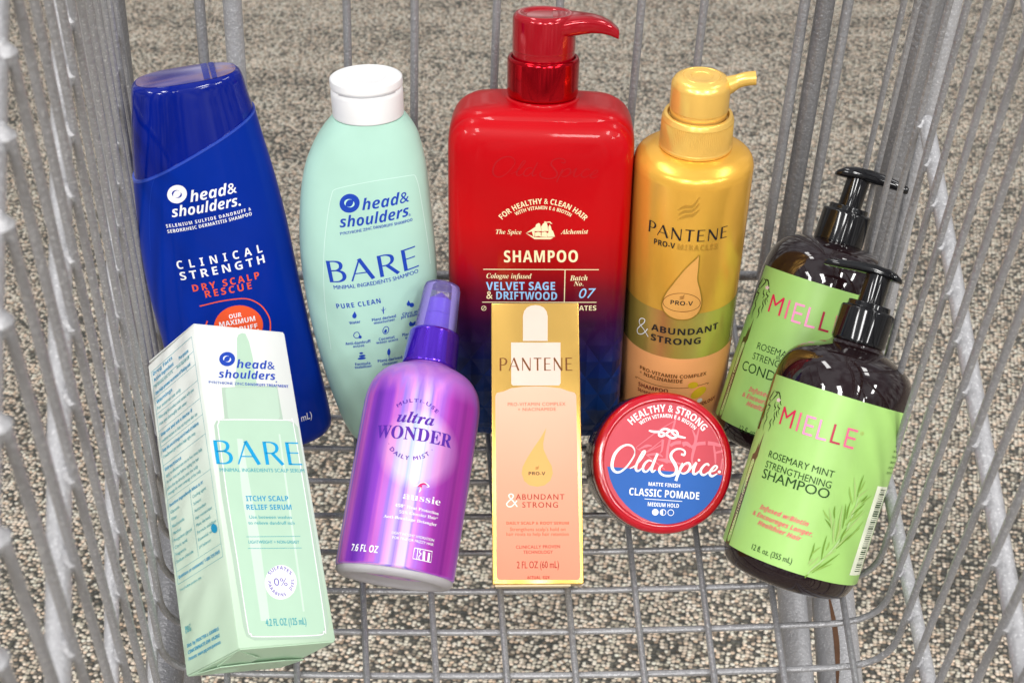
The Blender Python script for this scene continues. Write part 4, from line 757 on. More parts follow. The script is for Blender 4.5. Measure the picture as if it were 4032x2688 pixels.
  ('P','flower',[(-31.88,74.13),(-31.97,74.17),(-32.05,74.22),(-32.1,74.29),(-32.12,74.36),(-32.13,74.44),(-32.11,74.52),(-32.06,74.61),(-32.0,74.69),(-31.91,74.77),(-31.81,74.84),(-31.69,74.91),(-31.56,74.96),(-31.43,75.0),(-31.3,75.03),(-31.16,75.05),(-31.04,75.05),(-30.92,75.03),(-30.82,75.0),(-30.73,74.96),(-30.67,74.9),(-30.62,74.84),(-30.59,74.77),(-30.59,74.69),(-30.61,74.6),(-30.65,74.52),(-30.71,74.44),(-30.79,74.36),(-30.89,74.28),(-31.0,74.22),(-31.13,74.17),(-31.26,74.13),(-31.39,74.1),(-31.53,74.08),(-31.65,74.08),(-31.77,74.1)]),
  ('P','flower',[(-32.63,75.34),(-32.57,75.41),(-32.5,75.47),(-32.39,75.52),(-32.27,75.56),(-32.13,75.6),(-31.98,75.62),(-31.83,75.62),(-31.67,75.62),(-31.52,75.61),(-31.37,75.58),(-31.24,75.54),(-31.12,75.49),(-31.02,75.44),(-30.94,75.37),(-30.88,75.31),(-30.86,75.24),(-30.85,75.17),(-30.88,75.1),(-30.93,75.04),(-31.0,74.98),(-31.09,74.93),(-31.21,74.88),(-31.34,74.85),(-31.49,74.83),(-31.64,74.82),(-31.8,74.83),(-31.95,74.84),(-32.1,74.87),(-32.24,74.91),(-32.37,74.95),(-32.48,75.01),(-32.56,75.07),(-32.62,75.14),(-32.65,75.21),(-32.65,75.28)]),
  ('P','flower',[(-30.73,76.19),(-30.61,76.19),(-30.5,76.17),(-30.39,76.14),(-30.3,76.09),(-30.22,76.03),(-30.15,75.96),(-30.11,75.88),(-30.08,75.8),(-30.07,75.71),(-30.08,75.62),(-30.11,75.53),(-30.15,75.45),(-30.22,75.37),(-30.3,75.31),(-30.4,75.25),(-30.5,75.21),(-30.61,75.18),(-30.73,75.17),(-30.85,75.17),(-30.96,75.19),(-31.07,75.22),(-31.16,75.27),(-31.25,75.33),(-31.32,75.4),(-31.37,75.48),(-31.4,75.57),(-31.41,75.65),(-31.4,75.74),(-31.37,75.83),(-31.32,75.91),(-31.25,75.99),(-31.16,76.06),(-31.07,76.11),(-30.96,76.15),(-30.84,76.18)]),
],
'bbox': [
  ('P','halo',[(-14.53,119.01),(14.99,121.78),(15.24,104.33),(20.88,103.4),(22.76,101.13),(21.82,8.02),(20.14,3.74),(15.49,1.57),(-16.19,2.98),(-19.79,4.82),(-20.77,9.17),(-21.27,38.14),(-22.22,67.65),(-21.05,100.3),(-19.55,102.6),(-15.27,103.92)]),
  ('P','paleg',[(-4.4,133.49),(-2.67,144.61),(-1.62,146.63),(0.54,147.79),(2.34,147.48),(3.55,143.35),(4.25,134.63),(3.99,128.42),(4.16,120.39),(-7.52,119.67)]),
  ('P','paleg2',[(-12.79,117.97),(-11.93,118.94),(13.55,120.73),(14.72,120.21),(13.91,106.02),(12.68,104.69),(-12.61,103.58),(-13.42,104.45)]),
  ('P','paleg3',[(-19.3,100.37),(-18.21,102.21),(-15.72,103.22),(17.01,104.41),(19.39,103.57),(20.54,101.51),(20.49,54.38),(19.77,8.15),(18.48,4.58),(14.57,3.08),(-14.27,4.44),(-17.62,5.87),(-18.68,9.03),(-19.03,38.07),(-19.6,67.65)]),
  ('L','white',[(-19.3,100.37),(-18.21,102.21),(-15.72,103.22),(17.01,104.41),(19.39,103.57),(20.54,101.51),(20.49,54.38),(19.77,8.15),(18.48,4.58),(14.57,3.08),(-14.27,4.44),(-17.62,5.87),(-18.68,9.03),(-19.03,38.07),(-19.6,67.65),(-19.3,100.37)],[0.42]),
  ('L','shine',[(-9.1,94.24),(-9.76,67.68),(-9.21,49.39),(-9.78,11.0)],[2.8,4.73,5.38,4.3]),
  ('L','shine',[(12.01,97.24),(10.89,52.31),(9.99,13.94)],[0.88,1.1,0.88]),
  ('P','dblue',[(-5.27,134.25),(-5.38,133.61),(-5.61,132.97),(-5.96,132.35),(-6.41,131.76),(-6.96,131.24),(-7.58,130.78),(-8.26,130.41),(-8.97,130.14),(-9.7,129.97),(-10.42,129.91),(-11.11,129.97),(-11.75,130.13),(-12.32,130.39),(-12.8,130.75),(-13.19,131.2),(-13.46,131.72),(-13.61,132.29),(-13.63,132.9),(-13.53,133.54),(-13.31,134.17),(-12.97,134.79),(-12.52,135.37),(-11.98,135.9),(-11.37,136.36),(-10.69,136.73),(-9.98,137.01),(-9.25,137.19),(-8.52,137.25),(-7.83,137.21),(-7.18,137.05),(-6.6,136.78),(-6.11,136.42),(-5.72,135.97),(-5.45,135.45),(-5.3,134.87)]),
  ('L','bwhite',[(-7.84,134.39),(-7.72,133.96),(-7.78,133.49),(-8.03,133.02),(-8.42,132.62),(-8.92,132.31),(-9.48,132.14),(-10.04,132.12),(-10.54,132.25)],[0.12,0.33,0.57,0.66,0.57,0.41,0.25,0.12,0.12]),
  ('L','bwhite',[(-11.19,132.66),(-11.34,133.1),(-11.3,133.6),(-11.06,134.09),(-10.66,134.53),(-10.14,134.87),(-9.54,135.07),(-8.94,135.12),(-8.39,135.0)],[0.12,0.33,0.58,0.66,0.58,0.41,0.25,0.12,0.12]),
  ('T','dblue','BI','head&',-5.16,129.42,15.4,130.06,4.19),
  ('T','dblue','BI','shoulders',-15.23,123.82,15.1,124.65,4.01),
  ('P','dblue',[(15.32,123.71),(15.31,123.64),(15.28,123.58),(15.24,123.52),(15.19,123.47),(15.14,123.42),(15.08,123.38),(15.01,123.35),(14.94,123.33),(14.88,123.32),(14.81,123.32),(14.75,123.33),(14.69,123.35),(14.64,123.39),(14.61,123.43),(14.58,123.48),(14.56,123.53),(14.55,123.59),(14.56,123.66),(14.57,123.72),(14.6,123.78),(14.64,123.84),(14.69,123.89),(14.74,123.94),(14.8,123.98),(14.87,124.01),(14.93,124.03),(15.0,124.04),(15.07,124.04),(15.13,124.03),(15.18,124.01),(15.23,123.97),(15.27,123.93),(15.3,123.88),(15.32,123.83),(15.33,123.77)]),
  ('T','dblue','R','PYRITHIONE ZINC',-20.65,120.58,-2.51,120.8,1.32,1,0.02),
  ('T','dblue','B','DANDRUFF TREATMENT',-2.02,120.83,21.22,121.08,1.35),
  ('G','cyan','','BARE',-22.6,81.92,21.73,82.21,11.17),
  ('T','teal','R','MINIMAL INGREDIENTS SCALP SERUM',-21.42,78.35,22.22,78.67,1.7,1,0.02),
  ('T','cyan2','B','ITCHY SCALP',-10.47,64.75,11.27,64.75,2.44),
  ('T','cyan2','B','RELIEF SERUM',-10.87,60.76,12.13,60.65,2.42),
  ('T','teal','R','Use between washes',-10.25,56.67,11.49,56.35,1.53,1,0.015),
  ('T','teal','R','to relieve dandruff itch',-11.14,54.0,12.46,53.6,1.53,1,0.015),
  ('L','teal',[(-13.07,48.4),(14.41,48.1)],[0.22]),
  ('T','teal','R','LIGHTWEIGHT + NON-GREASY',-12.41,45.32,13.31,44.75,1.4,1,0.02),
  ('L','teal',[(-13.11,43.13),(14.15,42.67)],[0.22]),
  ('P','white',[(8.53,26.5),(8.04,25.18),(7.32,23.94),(6.4,22.8),(5.31,21.81),(4.09,21.0),(2.76,20.39),(1.37,19.99),(-0.03,19.82),(-1.4,19.88),(-2.71,20.16),(-3.92,20.67),(-4.98,21.38),(-5.88,22.27),(-6.57,23.32),(-7.05,24.49),(-7.3,25.75),(-7.31,27.07),(-7.08,28.4),(-6.61,29.7),(-5.92,30.94),(-5.03,32.08),(-3.97,33.08),(-2.76,33.91),(-1.44,34.55),(-0.05,34.98),(1.36,35.18),(2.76,35.14),(4.1,34.87),(5.33,34.37),(6.43,33.66),(7.35,32.75),(8.06,31.68),(8.55,30.48),(8.79,29.19),(8.79,27.85)]),
  ('A','purpleb','B','SULFATES',-3.92,30.78,1.19,33.22,5.94,30.51,1.59),
  ('T','purpleb','R','0%',-2.86,26.04,3.91,25.74,3.36),
  ('A','purpleb','B','PARABENS',-5.74,28.24,-4.28,23.2,2.44,21.42,1.56,1.1),
  ('A','purpleb','B','DYES',5.15,23.38,6.97,25.61,7.5,28.54,1.59),
  ('T','teal','R','4.2 FL OZ (125 mL)',-9.83,8.67,10.24,8.12,3.07,1,0.02),
],
'bside': [
  ('L','teal',[(-21.19,145.27),(20.85,145.11)],[0.22]),
  ('L','teal',[(-21.19,145.27),(-21.05,40.66)],[0.21]),
  ('L','teal',[(20.85,145.11),(21.58,40.7)],[0.2]),
  ('L','teal',[(-21.18,137.94),(20.9,137.77)],[0.17]),
  ('L','teal',[(-21.18,131.47),(20.94,131.3)],[0.17]),
  ('L','teal',[(-21.17,123.46),(21.0,123.28)],[0.17]),
  ('L','teal',[(-21.15,114.73),(21.06,114.55)],[0.17]),
  ('L','teal',[(-21.14,106.87),(21.12,106.7)],[0.17]),
  ('L','teal',[(-21.13,97.53),(21.18,97.37)],[0.17]),
  ('L','teal',[(-21.11,80.67),(21.3,80.54)],[0.16]),
  ('L','teal',[(-21.06,46.47),(21.54,46.47)],[0.16]),
  ('L','teal',[(-21.05,40.66),(21.58,40.7)],[0.16]),
  ('L','teal',[(0.61,79.09),(0.76,47.2)],[0.2]),
  ('T','cyan2','B','Drug Facts',-19.69,142.81,0.63,142.73,1.72,1,0.01),
  ('T','cyan2','B','Active ingredient        Purpose',-19.69,139.55,16.28,139.41,1.69,1,0.01),
  ('T','teal','R','Pyrithione zinc 0.1%      Anti-dandruff',-19.68,136.31,16.31,136.17,1.67,1,0.01),
  ('T','cyan2','B','Uses helps prevent recurrence of flaking and',-19.68,132.76,16.33,132.61,1.66,1,0.01),
  ('T','cyan2','B','Warnings',-19.67,128.25,-3.3,128.18,1.67,1,0.01),
  ('T','teal','R','For external use only',-19.66,125.05,4.68,124.95,1.65,1,0.01),
  ('T','teal','R','When using this product avoid contact with eyes',-19.66,120.27,16.41,120.12,1.6,1,0.01),
  ('T','teal','R','rinse eyes thoroughly with water',-19.65,117.1,8.66,116.98,1.61,1,0.01),
  ('T','cyan2','B','Stop use and ask a doctor if',-19.64,111.57,12.6,111.44,1.58,1,0.01),
  ('T','teal','R','condition worsens or does not improve after use',-19.64,108.43,16.49,108.28,1.57,1,0.01),
  ('T','cyan2','B','Keep this and all drugs out of reach of children',-19.63,103.74,16.52,103.6,1.54,1,0.01),
  ('T','teal','R','if swallowed get medical help right away',-19.63,100.63,12.66,100.5,1.53,1,0.01),
  ('T','cyan2','B','Directions',-19.62,94.44,-3.17,94.37,1.53,1,0.01),
  ('T','teal','R','apply to affected areas one to four times daily',-19.61,91.36,16.6,91.23,1.49,1,0.01),
  ('T','teal','R','do not rinse out before styling the hair',-19.61,88.29,12.74,88.18,1.49,1,0.01),
  ('T','teal','R','place the tip directly onto the scalp',-19.6,85.23,10.8,85.13,1.48,1,0.01),
  ('T','teal','R','massage for even coverage of the scalp',-19.6,82.49,12.77,82.39,1.46,1,0.01),
  ('T','cyan2','B','Inactive ingredients',-19.59,76.88,2.07,76.82,1.46,1,0.01),
  ('T','cyan2','B','What is it?',2.55,76.82,13.49,76.79,1.41,1,0.01),
  ('T','teal','R','Glycerin',-19.58,73.49,-10.79,73.47,1.46,1,0.01),
  ('T','teal','R','Cooling agent',2.56,73.43,15.47,73.4,1.39,1,0.01),
  ('T','teal','R','Water',-19.58,70.11,-14.06,70.1,1.46,1,0.01),
  ('T','teal','R','Solvent',2.58,70.06,9.58,70.05,1.39,1,0.01),
  ('T','teal','R','Niacinamide',-19.57,66.75,-7.51,66.72,1.43,1,0.01),
  ('T','teal','R','Antioxidant',2.59,66.7,13.55,66.68,1.38,1,0.01),
  ('T','teal','R','Menthol',-19.57,63.39,-11.85,63.38,1.42,1,0.01),
  ('T','teal','R','Hair moisturizer',2.61,63.36,18.47,63.33,1.35,1,0.01),
  ('T','teal','R','Propylene glycol',-19.56,60.06,-2.11,60.03,1.39,1,0.01),
  ('T','teal','R','Plant derived',2.63,60.03,15.56,60.01,1.35,1,0.01),
  ('T','teal','R','Citric acid',-19.56,56.73,-7.48,56.72,1.39,1,0.01),
  ('T','teal','R','Formula stabilizer',2.64,56.71,20.45,56.69,1.33,1,0.01),
  ('T','teal','R','Fragrance',-19.55,53.42,-9.64,53.41,1.39,1,0.01),
  ('T','teal','R','Essential oil',2.66,53.4,15.6,53.39,1.33,1,0.01),
  ('T','teal','R','Sodium chloride',-19.55,50.12,-3.14,50.11,1.36,1,0.01),
  ('T','teal','R','pH balancer',2.68,50.11,13.66,50.11,1.31,1,0.01),
  ('P','cyan2',[(20.37,53.89),(20.35,53.53),(20.26,53.2),(20.1,52.91),(19.86,52.66),(19.56,52.47),(19.21,52.35),(18.81,52.28),(18.38,52.29),(17.93,52.36),(17.48,52.5),(17.04,52.69),(16.62,52.94),(16.23,53.24),(15.89,53.58),(15.61,53.95),(15.39,54.33),(15.25,54.72),(15.18,55.1),(15.19,55.46),(15.29,55.79),(15.45,56.09),(15.69,56.33),(16.0,56.52),(16.35,56.65),(16.75,56.71),(17.19,56.7),(17.63,56.63),(18.09,56.49),(18.53,56.29),(18.95,56.04),(19.33,55.74),(19.67,55.4),(19.95,55.03),(20.16,54.65),(20.3,54.27)]),
  ('T','cyan2','B','Questions (or comments)? 1-888-723-9569',-19.53,42.84,19.72,42.86,1.45),
  ('T','teal','R','Free of sulfates parabens dyes',-19.52,37.05,0.81,37.08,1.16),
  ('T','teal','SB','P&G',-19.49,17.84,-13.93,17.86,3.06),
  ('T','cyan2','B','Dist. by PROCTER & GAMBLE',-19.48,11.53,10.06,11.68,1.46),
  ('T','cyan2','B','CINCINNATI,OH 45202',-19.48,8.61,10.08,8.77,1.46),
  ('T','cyan2','B','Patents: www.pg.com/patents',-19.48,5.69,10.09,5.87,1.44),
],
}

# ------------------------------------------------------------------ setting: loop-pile carpet under the trolley
def carpet_mat():
    m = bpy.data.materials.new('loop pile carpet'); m.use_nodes = True; t = NT(m.node_tree); b = m.node_tree.nodes['Principled BSDF']
    tc = t.n('ShaderNodeTexCoord')
    warp = t.n('ShaderNodeTexNoise', {'Vector': tc.outputs['Object'], 'Scale': 110.0, 'Detail': 2.0})
    vec = t.n('ShaderNodeVectorMath', {0: tc.outputs['Object'], 1: t.n('ShaderNodeVectorMath', {0: warp.outputs['Color'], 'Scale': .0028}, operation='SCALE').outputs[0]}, operation='ADD')
    mp = t.n('ShaderNodeMapping', {'Vector': vec.outputs[0], 'Rotation': (0, 0, R(12)), 'Scale': (235, 290, 1)})
    vo = t.n('ShaderNodeTexVoronoi', {'Vector': mp, 'Scale': 1.0, 'Randomness': .75}, voronoi_dimensions='2D')
    rnd = t.n('ShaderNodeSeparateColor', {0: vo.outputs['Color']})
    big = t.n('ShaderNodeTexNoise', {'Vector': t.n('ShaderNodeMapping', {'Vector': tc.outputs['Object'], 'Rotation': (0, 0, R(12)), 'Scale': (3.2, 13, 1)}), 'Scale': 1.0, 'Detail': 5.0, 'Roughness': .72})
    v = t.m('ADD', rnd.outputs[0], t.m('MULTIPLY_ADD', big.outputs['Fac'], 1.5, -.70))
    c = t.ramp(v, [(0.0, (.055, .054, .045)), (.20, (.13, .115, .092)), (.36, (.38, .315, .245)), (.55, (.60, .50, .39)), (.80, (.76, .65, .52)), (1.0, (.84, .75, .63))])
    hue = t.ramp(rnd.outputs[1], [(0.0, (.92, 1.0, .98)), (.6, (1, 1, 1)), (1.0, (1.08, .94, .84))])
    c = t.mix(1.0, c, hue, 'MULTIPLY')
    # dark backing between the loops, with the shade there painted in
    gap = t.ramp(vo.outputs['Distance'], [(.34, (1, 1, 1)), (.58, (0, 0, 0))])
    c = t.mix(gap, (.060, .058, .049), c)
    t.set(b, 'Base Color', c); b.inputs['Roughness'].default_value = .95; b.inputs['Specular IOR Level'].default_value = .1
    b.inputs['Sheen Weight'].default_value = .15
    h = t.m('SUBTRACT', 1.0, t.m('POWER', vo.outputs['Distance'], 1.6))
    fib = t.n('ShaderNodeTexNoise', {'Vector': tc.outputs['Object'], 'Scale': 1400.0, 'Detail': 2.0})
    h = t.m('MULTIPLY_ADD', fib.outputs['Fac'], .25, h)
    t.set(b, 'Normal', t.n('ShaderNodeBump', {'Height': h, 'Strength': 1.0, 'Distance': .0042}))
    return m
FLOOR_Z = -.45
g = Geo(); g.add([(-6, -5, FLOOR_Z), (6, -5, FLOOR_Z), (6, 9, FLOOR_Z), (-6, 9, FLOOR_Z)], [(0, 1, 2, 3)])
carpet = g.obj('carpet', carpet_mat(), smooth=False); tag(carpet, kind='structure')

# ------------------------------------------------------------------ the trolley basket
def wire_color(dark):
    def f(t, tc):
        n = t.n('ShaderNodeTexNoise', {'Vector': tc.outputs['Object'], 'Scale': 1000.0, 'Detail': 1.0})
        big = t.n('ShaderNodeTexNoise', {'Vector': tc.outputs['Object'], 'Scale': 35.0, 'Detail': 3.0})
        a = tuple(x * dark for x in (.215, .213, .22)); bb = tuple(min(1, x * dark) for x in (.31, .308, .316))
        base = t.mix(big.outputs['Fac'], a, bb)
        fl = t.ramp(n.outputs['Fac'], [(.58, (0, 0, 0)), (.74, (.42, .42, .42))])
        return t.mix(fl, base, tuple(min(.8, .5 * dark + .12) for _ in range(3)))
    return f
def hammered(t, tc):
    n = t.n('ShaderNodeTexNoise', {'Vector': tc.outputs['Object'], 'Scale': 420.0, 'Detail': 2.0})
    return n.outputs['Fac'], .5, .0014
M_WIRE = mat('silver grey hammered coating', wire_color(1.0), .36, metal=.25, bump=hammered)
M_RAIL = mat('light silver rail coating', wire_color(1.3), .45, metal=.15, bump=hammered)
M_TUBE = mat('dark grey tube coating', wire_color(.70), .4, metal=.3, bump=hammered)

CB = Vector((0.01, .45, FLOOR_Z))
cart = bpy.data.objects.new('shopping_cart', None); COL.objects.link(cart); cart.location = CB
tag(cart, 'grey wire shopping cart basket holding all the hair products', 'shopping cart')
def cart_part(name, paths, m, label=None, n=10):
    g = Geo()
    for p, r in paths:
        if r is None: g.add([Vector(q) - CB for q in p[0]], p[1])
        else: g.add(*tube([Vector(q) - CB for q in p], r, n))
    return g.obj(name, m, cart, label)
def XL(y): return -.1612 - .198 * (y - .367)
def XR(y): return .1741 + .075 * (y - .367)
def sag(x): return .2 * (x + .03) ** 2
ULV = Vector((.0797, -.1084, 1)); URV = Vector((-.0022, -.085, 1))
def wallL(y, h, out=0.): return Vector((XL(y) - out, y, sag(XL(y)))) + ULV * h
def wallR(y, h, out=0.): return Vector((XR(y) + out, y, sag(XR(y)))) + URV * h
RW = .00155
def htop(y): return .3588 + .402 * (y - .367)
ROWS = [.367 + .0249 * k for k in range(-9, 11)]
for y in ROWS:
    p = []
    for k in range(8, 0, -1): p.append(wallL(y, .024 + (htop(y) - .024) * k / 8))
    xl, xr = XL(y), XR(y)
    for k in range(0, 7):   # rounded foot of the wall
        a = k / 6; q = wallL(y, .024) * (1 - a) ** 2 + Vector((xl, y, sag(xl))) * 2 * a * (1 - a) + Vector((xl + .024, y, sag(xl + .024))) * a * a
        p.append(q)
    for k in range(1, 12):
        x = xl + .024 + (xr - xl - .048) * k / 12; p.append(Vector((x, y, sag(x))))
    for k in range(0, 7):
        a = k / 6; q = Vector((xr - .024, y, sag(xr - .024))) * (1 - a) ** 2 + Vector((xr, y, sag(xr))) * 2 * a * (1 - a) + wallR(y, .024) * a * a
        p.append(q)
    for k in range(1, 9): p.append(wallR(y, .024 + (htop(y) - .024) * k / 8))
    cart_part('basket_wire', [(p, RW)], M_WIRE)
for x0 in (-.1323, -.100, -.0677, -.0354, -.0026, .0295, .0612, .0933, .1253, .1576):
    k = -.066 + .84 * x0; p = []
    for i in range(13):
        y = .08 + .58 * i / 12; x = x0 + k * (y - .367); p.append((x, y, sag(x) + 2 * RW - .0003))
    cart_part('floor_wire', [(p, RW)], M_WIRE)
def rail(side, y0, y1, h, slope, r, weld=.0):
    w = wallL if side < 0 else wallR
    pts = [w(y0 + (y1 - y0) * i / 16, h + slope * (y0 + (y1 - y0) * i / 16 - .367), r + RW - .0004) for i in range(17)]
    paths = [(pts, r)]
    if weld:
        for y in ROWS:
            if y0 < y < y1:
                c = w(y, h + slope * (y - .367) - .003, r * .35); e = w(y + .001, h + slope * (y - .367) + .004, r * .55)
                paths.append(([c, c * .5 + e * .5, e], [weld * .5, weld, weld * .4]))
    cart_part('side_rail', paths, M_RAIL if r > .0021 else M_WIRE, n=12)
rail(-1, .12, .62, .0223, .10, .0022, .0022); rail(-1, .12, .63, .1485, .23, .0026, .0024); rail(-1, .12, .64, .2578, .348, .0036, .0030); rail(-1, .12, .64, .3588, .402, .0044, .0036)
rail(1, .12, .62, .039, -.025, .0032, .0026); rail(1, .12, .545, .1554, .203, .0036, .0030); rail(1, .12, .64, .268, .30, .0040, .0032); rail(1, .12, .64, .3588, .402, .0046)
def GP(x0, z, out=0.): return Vector((x0 + .0426 * (z - .213), .607 + (z - .05) * .153 + out, z))
def gate(x0, r, z0=.05, z1=.50): return ([GP(x0, z0 + (z1 - z0) * i / 6) for i in range(7)], r)
for x0 in (-.162, -.0857, -.0504, -.0077, .025, .0673, .0999, .152, .1744): cart_part('gate_wire', [gate(x0, .0022 if abs(x0) < .14 else .0028)], M_WIRE, n=12)
for x0 in (-.145, .1627): cart_part('gate_tube', [gate(x0, .0049, .0, .52)], M_TUBE if x0 > 0 else M_RAIL, n=20)
cart_part('gate_bar', [([GP(-.19, .05, .003), GP(.185, .05, .003)], .0028)], M_WIRE, n=12)
cart_part('gate_bar', [([GP(-.22, .46, .003), GP(.23, .46, .003)], .0050)], M_WIRE, n=14)
cart_part('corner_post', [gate(.2165, .0078, -.30, .52)], M_TUBE, n=24)
cart_part('corner_post', [gate(.2285, .0050, -.02, .52)], M_RAIL, n=18)
cart_part('corner_post', [gate(-.2075, .0068, -.30, .52)], M_TUBE, n=24)
cart_part('corner_post', [gate(-.2205, .0050, -.02, .52)], M_RAIL, n=18)
def under(x0, r, y0, y1, k): return ([(x0 + k * (y - .3), y, -.05 - r) for y in (y0, (y0 + y1) / 2, y1)], r)
cart_part('frame_tube', [under(.138, .0078, .05, .60, .10)], M_RAIL, n=20)
cart_part('frame_tube', [under(.158, .0115, .05, .60, .12)], M_RAIL, n=24)
cart_part('frame_tube', [under(-.166, .0100, .05, .60, -.14)], M_TUBE, n=24)

v = []
for i in range(9):
    t_ = i / 8; yy = .455 - .06 * t_; a = R(-22 + 10 * math.sin(3 * t_)); w_ = R(2 + 5 * math.sin(math.pi * t_))
    for b_ in (a - w_, a + w_): v.append(Vector((.158 + .12 * (yy - .3) + .01165 * math.sin(b_), yy, -.0615 + .01165 * math.cos(b_))) - CB)
mesh('rust_scratch', v, [(2 * i, 2 * i + 1, 2 * i + 3, 2 * i + 2) for i in range(8)], mat('rust', (.10, .045, .02), .8, var=.4), cart)

# ------------------------------------------------------------------ the products
def dot(col): return mat('ink ' + col, INKC[col], .42)

# --- dark blue flat bottle with slanted flip cap
bl = thing('shampoo_bottle', FR['blue'], 'dark blue flat shampoo bottle with slanted flip cap leaning by the left basket wires', 'shampoo bottle')
BT = [(0, -36, 36.5, 17.5), (2.5, -38.2, 38.6, 19.5), (10, -39.2, 39.2, 20.5), (40, -39.6, 37.8, 21), (71, -39.3, 36.4, 21), (91, -40, 35.6, 21), (107, -39.9, 35.2, 21), (128, -38.6, 34.6, 21), (148, -36.2, 33.2, 20.6), (160, -34.6, 32.0, 20.2), (173, -32.8, 30.5, 19.6), (188, -30.0, 29.0, 18.8), (194, -28.6, 28.1, 18.4), (202, -27.0, 27.2, 17.8), (205, -25.9, 26.2, 17.0), (206.3, -24.4, 24.9, 15.6)]
seam = lambda x: 173.2 + .40 * (x + 3.5)
M_BLUE = mat('satin deep blue plastic', (.000, .021, .27), .38, spec=.08, coat=.12)
M_BLUEG = mat('glossy navy blue cap plastic', (.000, .009, .20), .10, spec=.30, coat=.1)
g = Geo(); g.add(*superloft(BT, 112, 70, 2.5, z1=seam)); bbody = g.obj('body', M_BLUE, bl)
g = Geo(); g.add(*superloft(BT, 112, 12, 2.5, z0=lambda x: seam(x) - .9, z1=lambda x: seam(x) + .25, inset=-.25)); g.obj('seam_ring', mat('pale blue seam edge', (.02, .06, .42), .25), bl)
g = Geo(); g.add(*superloft(BT, 112, 40, 2.5, z0=lambda x: seam(x) - .2, inset=.7)); bcap = g.obj('flip_cap', M_BLUEG, bl)
def swirl(t, tc):  # fixed noise swirl of blue, purple and dull orange on the cap top
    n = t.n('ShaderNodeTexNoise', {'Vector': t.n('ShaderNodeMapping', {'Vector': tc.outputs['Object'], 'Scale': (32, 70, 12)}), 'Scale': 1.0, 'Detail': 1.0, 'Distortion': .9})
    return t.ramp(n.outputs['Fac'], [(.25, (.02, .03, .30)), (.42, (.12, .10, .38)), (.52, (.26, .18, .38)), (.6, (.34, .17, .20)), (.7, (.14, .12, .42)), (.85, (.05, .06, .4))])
M_SWIRL = mat('mottled blue purple cap top', swirl, .14, metal=.35, coat=.5)
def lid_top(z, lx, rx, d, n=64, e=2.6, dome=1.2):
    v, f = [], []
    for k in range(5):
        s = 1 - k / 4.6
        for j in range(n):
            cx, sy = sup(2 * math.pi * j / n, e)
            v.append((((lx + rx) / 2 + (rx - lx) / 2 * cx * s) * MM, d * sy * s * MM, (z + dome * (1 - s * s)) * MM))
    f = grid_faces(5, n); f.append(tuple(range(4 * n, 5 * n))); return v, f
g = Geo(); g.add(*lid_top(206.4, -23.2, 23.7, 14.6, dome=.7)); g.obj('cap_top', M_SWIRL, bcap)
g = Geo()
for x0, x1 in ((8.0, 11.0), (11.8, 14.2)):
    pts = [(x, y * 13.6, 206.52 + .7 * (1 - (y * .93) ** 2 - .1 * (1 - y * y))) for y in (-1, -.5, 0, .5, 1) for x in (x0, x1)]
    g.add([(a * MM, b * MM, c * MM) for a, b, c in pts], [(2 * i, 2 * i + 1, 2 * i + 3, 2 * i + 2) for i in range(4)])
g.obj('cap_band', mat('blue cap band', (.008, .02, .26), .25), bcap)  # two plain blue strips across the cap top
print_on(bbody, INK['blue'], ray_surf(bbody), ink, labels={'white': 'white', 'orange': 'orange', 'blue': 'blue'})

# --- pale mint bottle with white flip cap
ba = thing('shampoo_bottle', FR['bare'], 'pale mint green tapered shampoo bottle with round white flip cap', 'shampoo bottle')
BA = [(-3, -17, 15, 11), (-1, -20.4, 18.4, 13.5), (4, -23.2, 20.4, 15.5), (13, -26.4, 22.2, 17), (37, -32, 26, 19.6), (70, -37.2, 28.6, 21), (97, -39.3, 29.8, 21.3), (119, -39.3, 29.3, 21), (140, -37.1, 28.1, 20), (152, -34.9, 27.3, 19.2), (161, -32.3, 26.3, 18.4), (170, -28.2, 24.6, 17.5), (175, -25.2, 23.2, 17), (180, -21.4, 20.6, 16.6), (184, -17.6, 17.6, 16.4)]
M_MINT = mat('satin mint green plastic', (.43, .68, .57), .38, spec=.3)
g = Geo(); g.add(*superloft(BA, 112, 80, 2.15)); abody = g.obj('body', M_MINT, ba)
M_WHITE = mat('white cap plastic', (.82, .82, .82), .38, var=.02)
lathe_obj('cap_base', fillet([(0, 184.2), (17.3, 184.2), (17.5, 196.5), (16.9, 198.2), (0, 198.2)], .8), M_WHITE, ba)
lid = lathe_obj('flip_lid', fillet([(0, 198.3), (16.9, 198.3), (17.55, 199.3), (17.5, 203.0), (16.0, 203.9), (9, 203.4), (8.6, 202.7), (3, 202.3), (0, 202.3)], .6), M_WHITE, ba)
g = Geo()
for k in range(26):
    a0, a1 = R(-140 + 100 * k / 26), R(-140 + 100 * (k + 1) / 26)
    q = [((r * math.cos(a)) * MM, (r * math.sin(a)) * MM, z * MM) for a in (a0, a1) for r, z in ((17.62, 198.2), (17.62, 198.75))]
    g.add(q, [(0, 2, 3, 1)])
g.obj('opening_groove', mat('shadow line grey', (.45, .45, .47), .6), lid)
print_on(abody, INK['bare'], ray_surf(abody), ink, labels={'dblue': 'blue'})

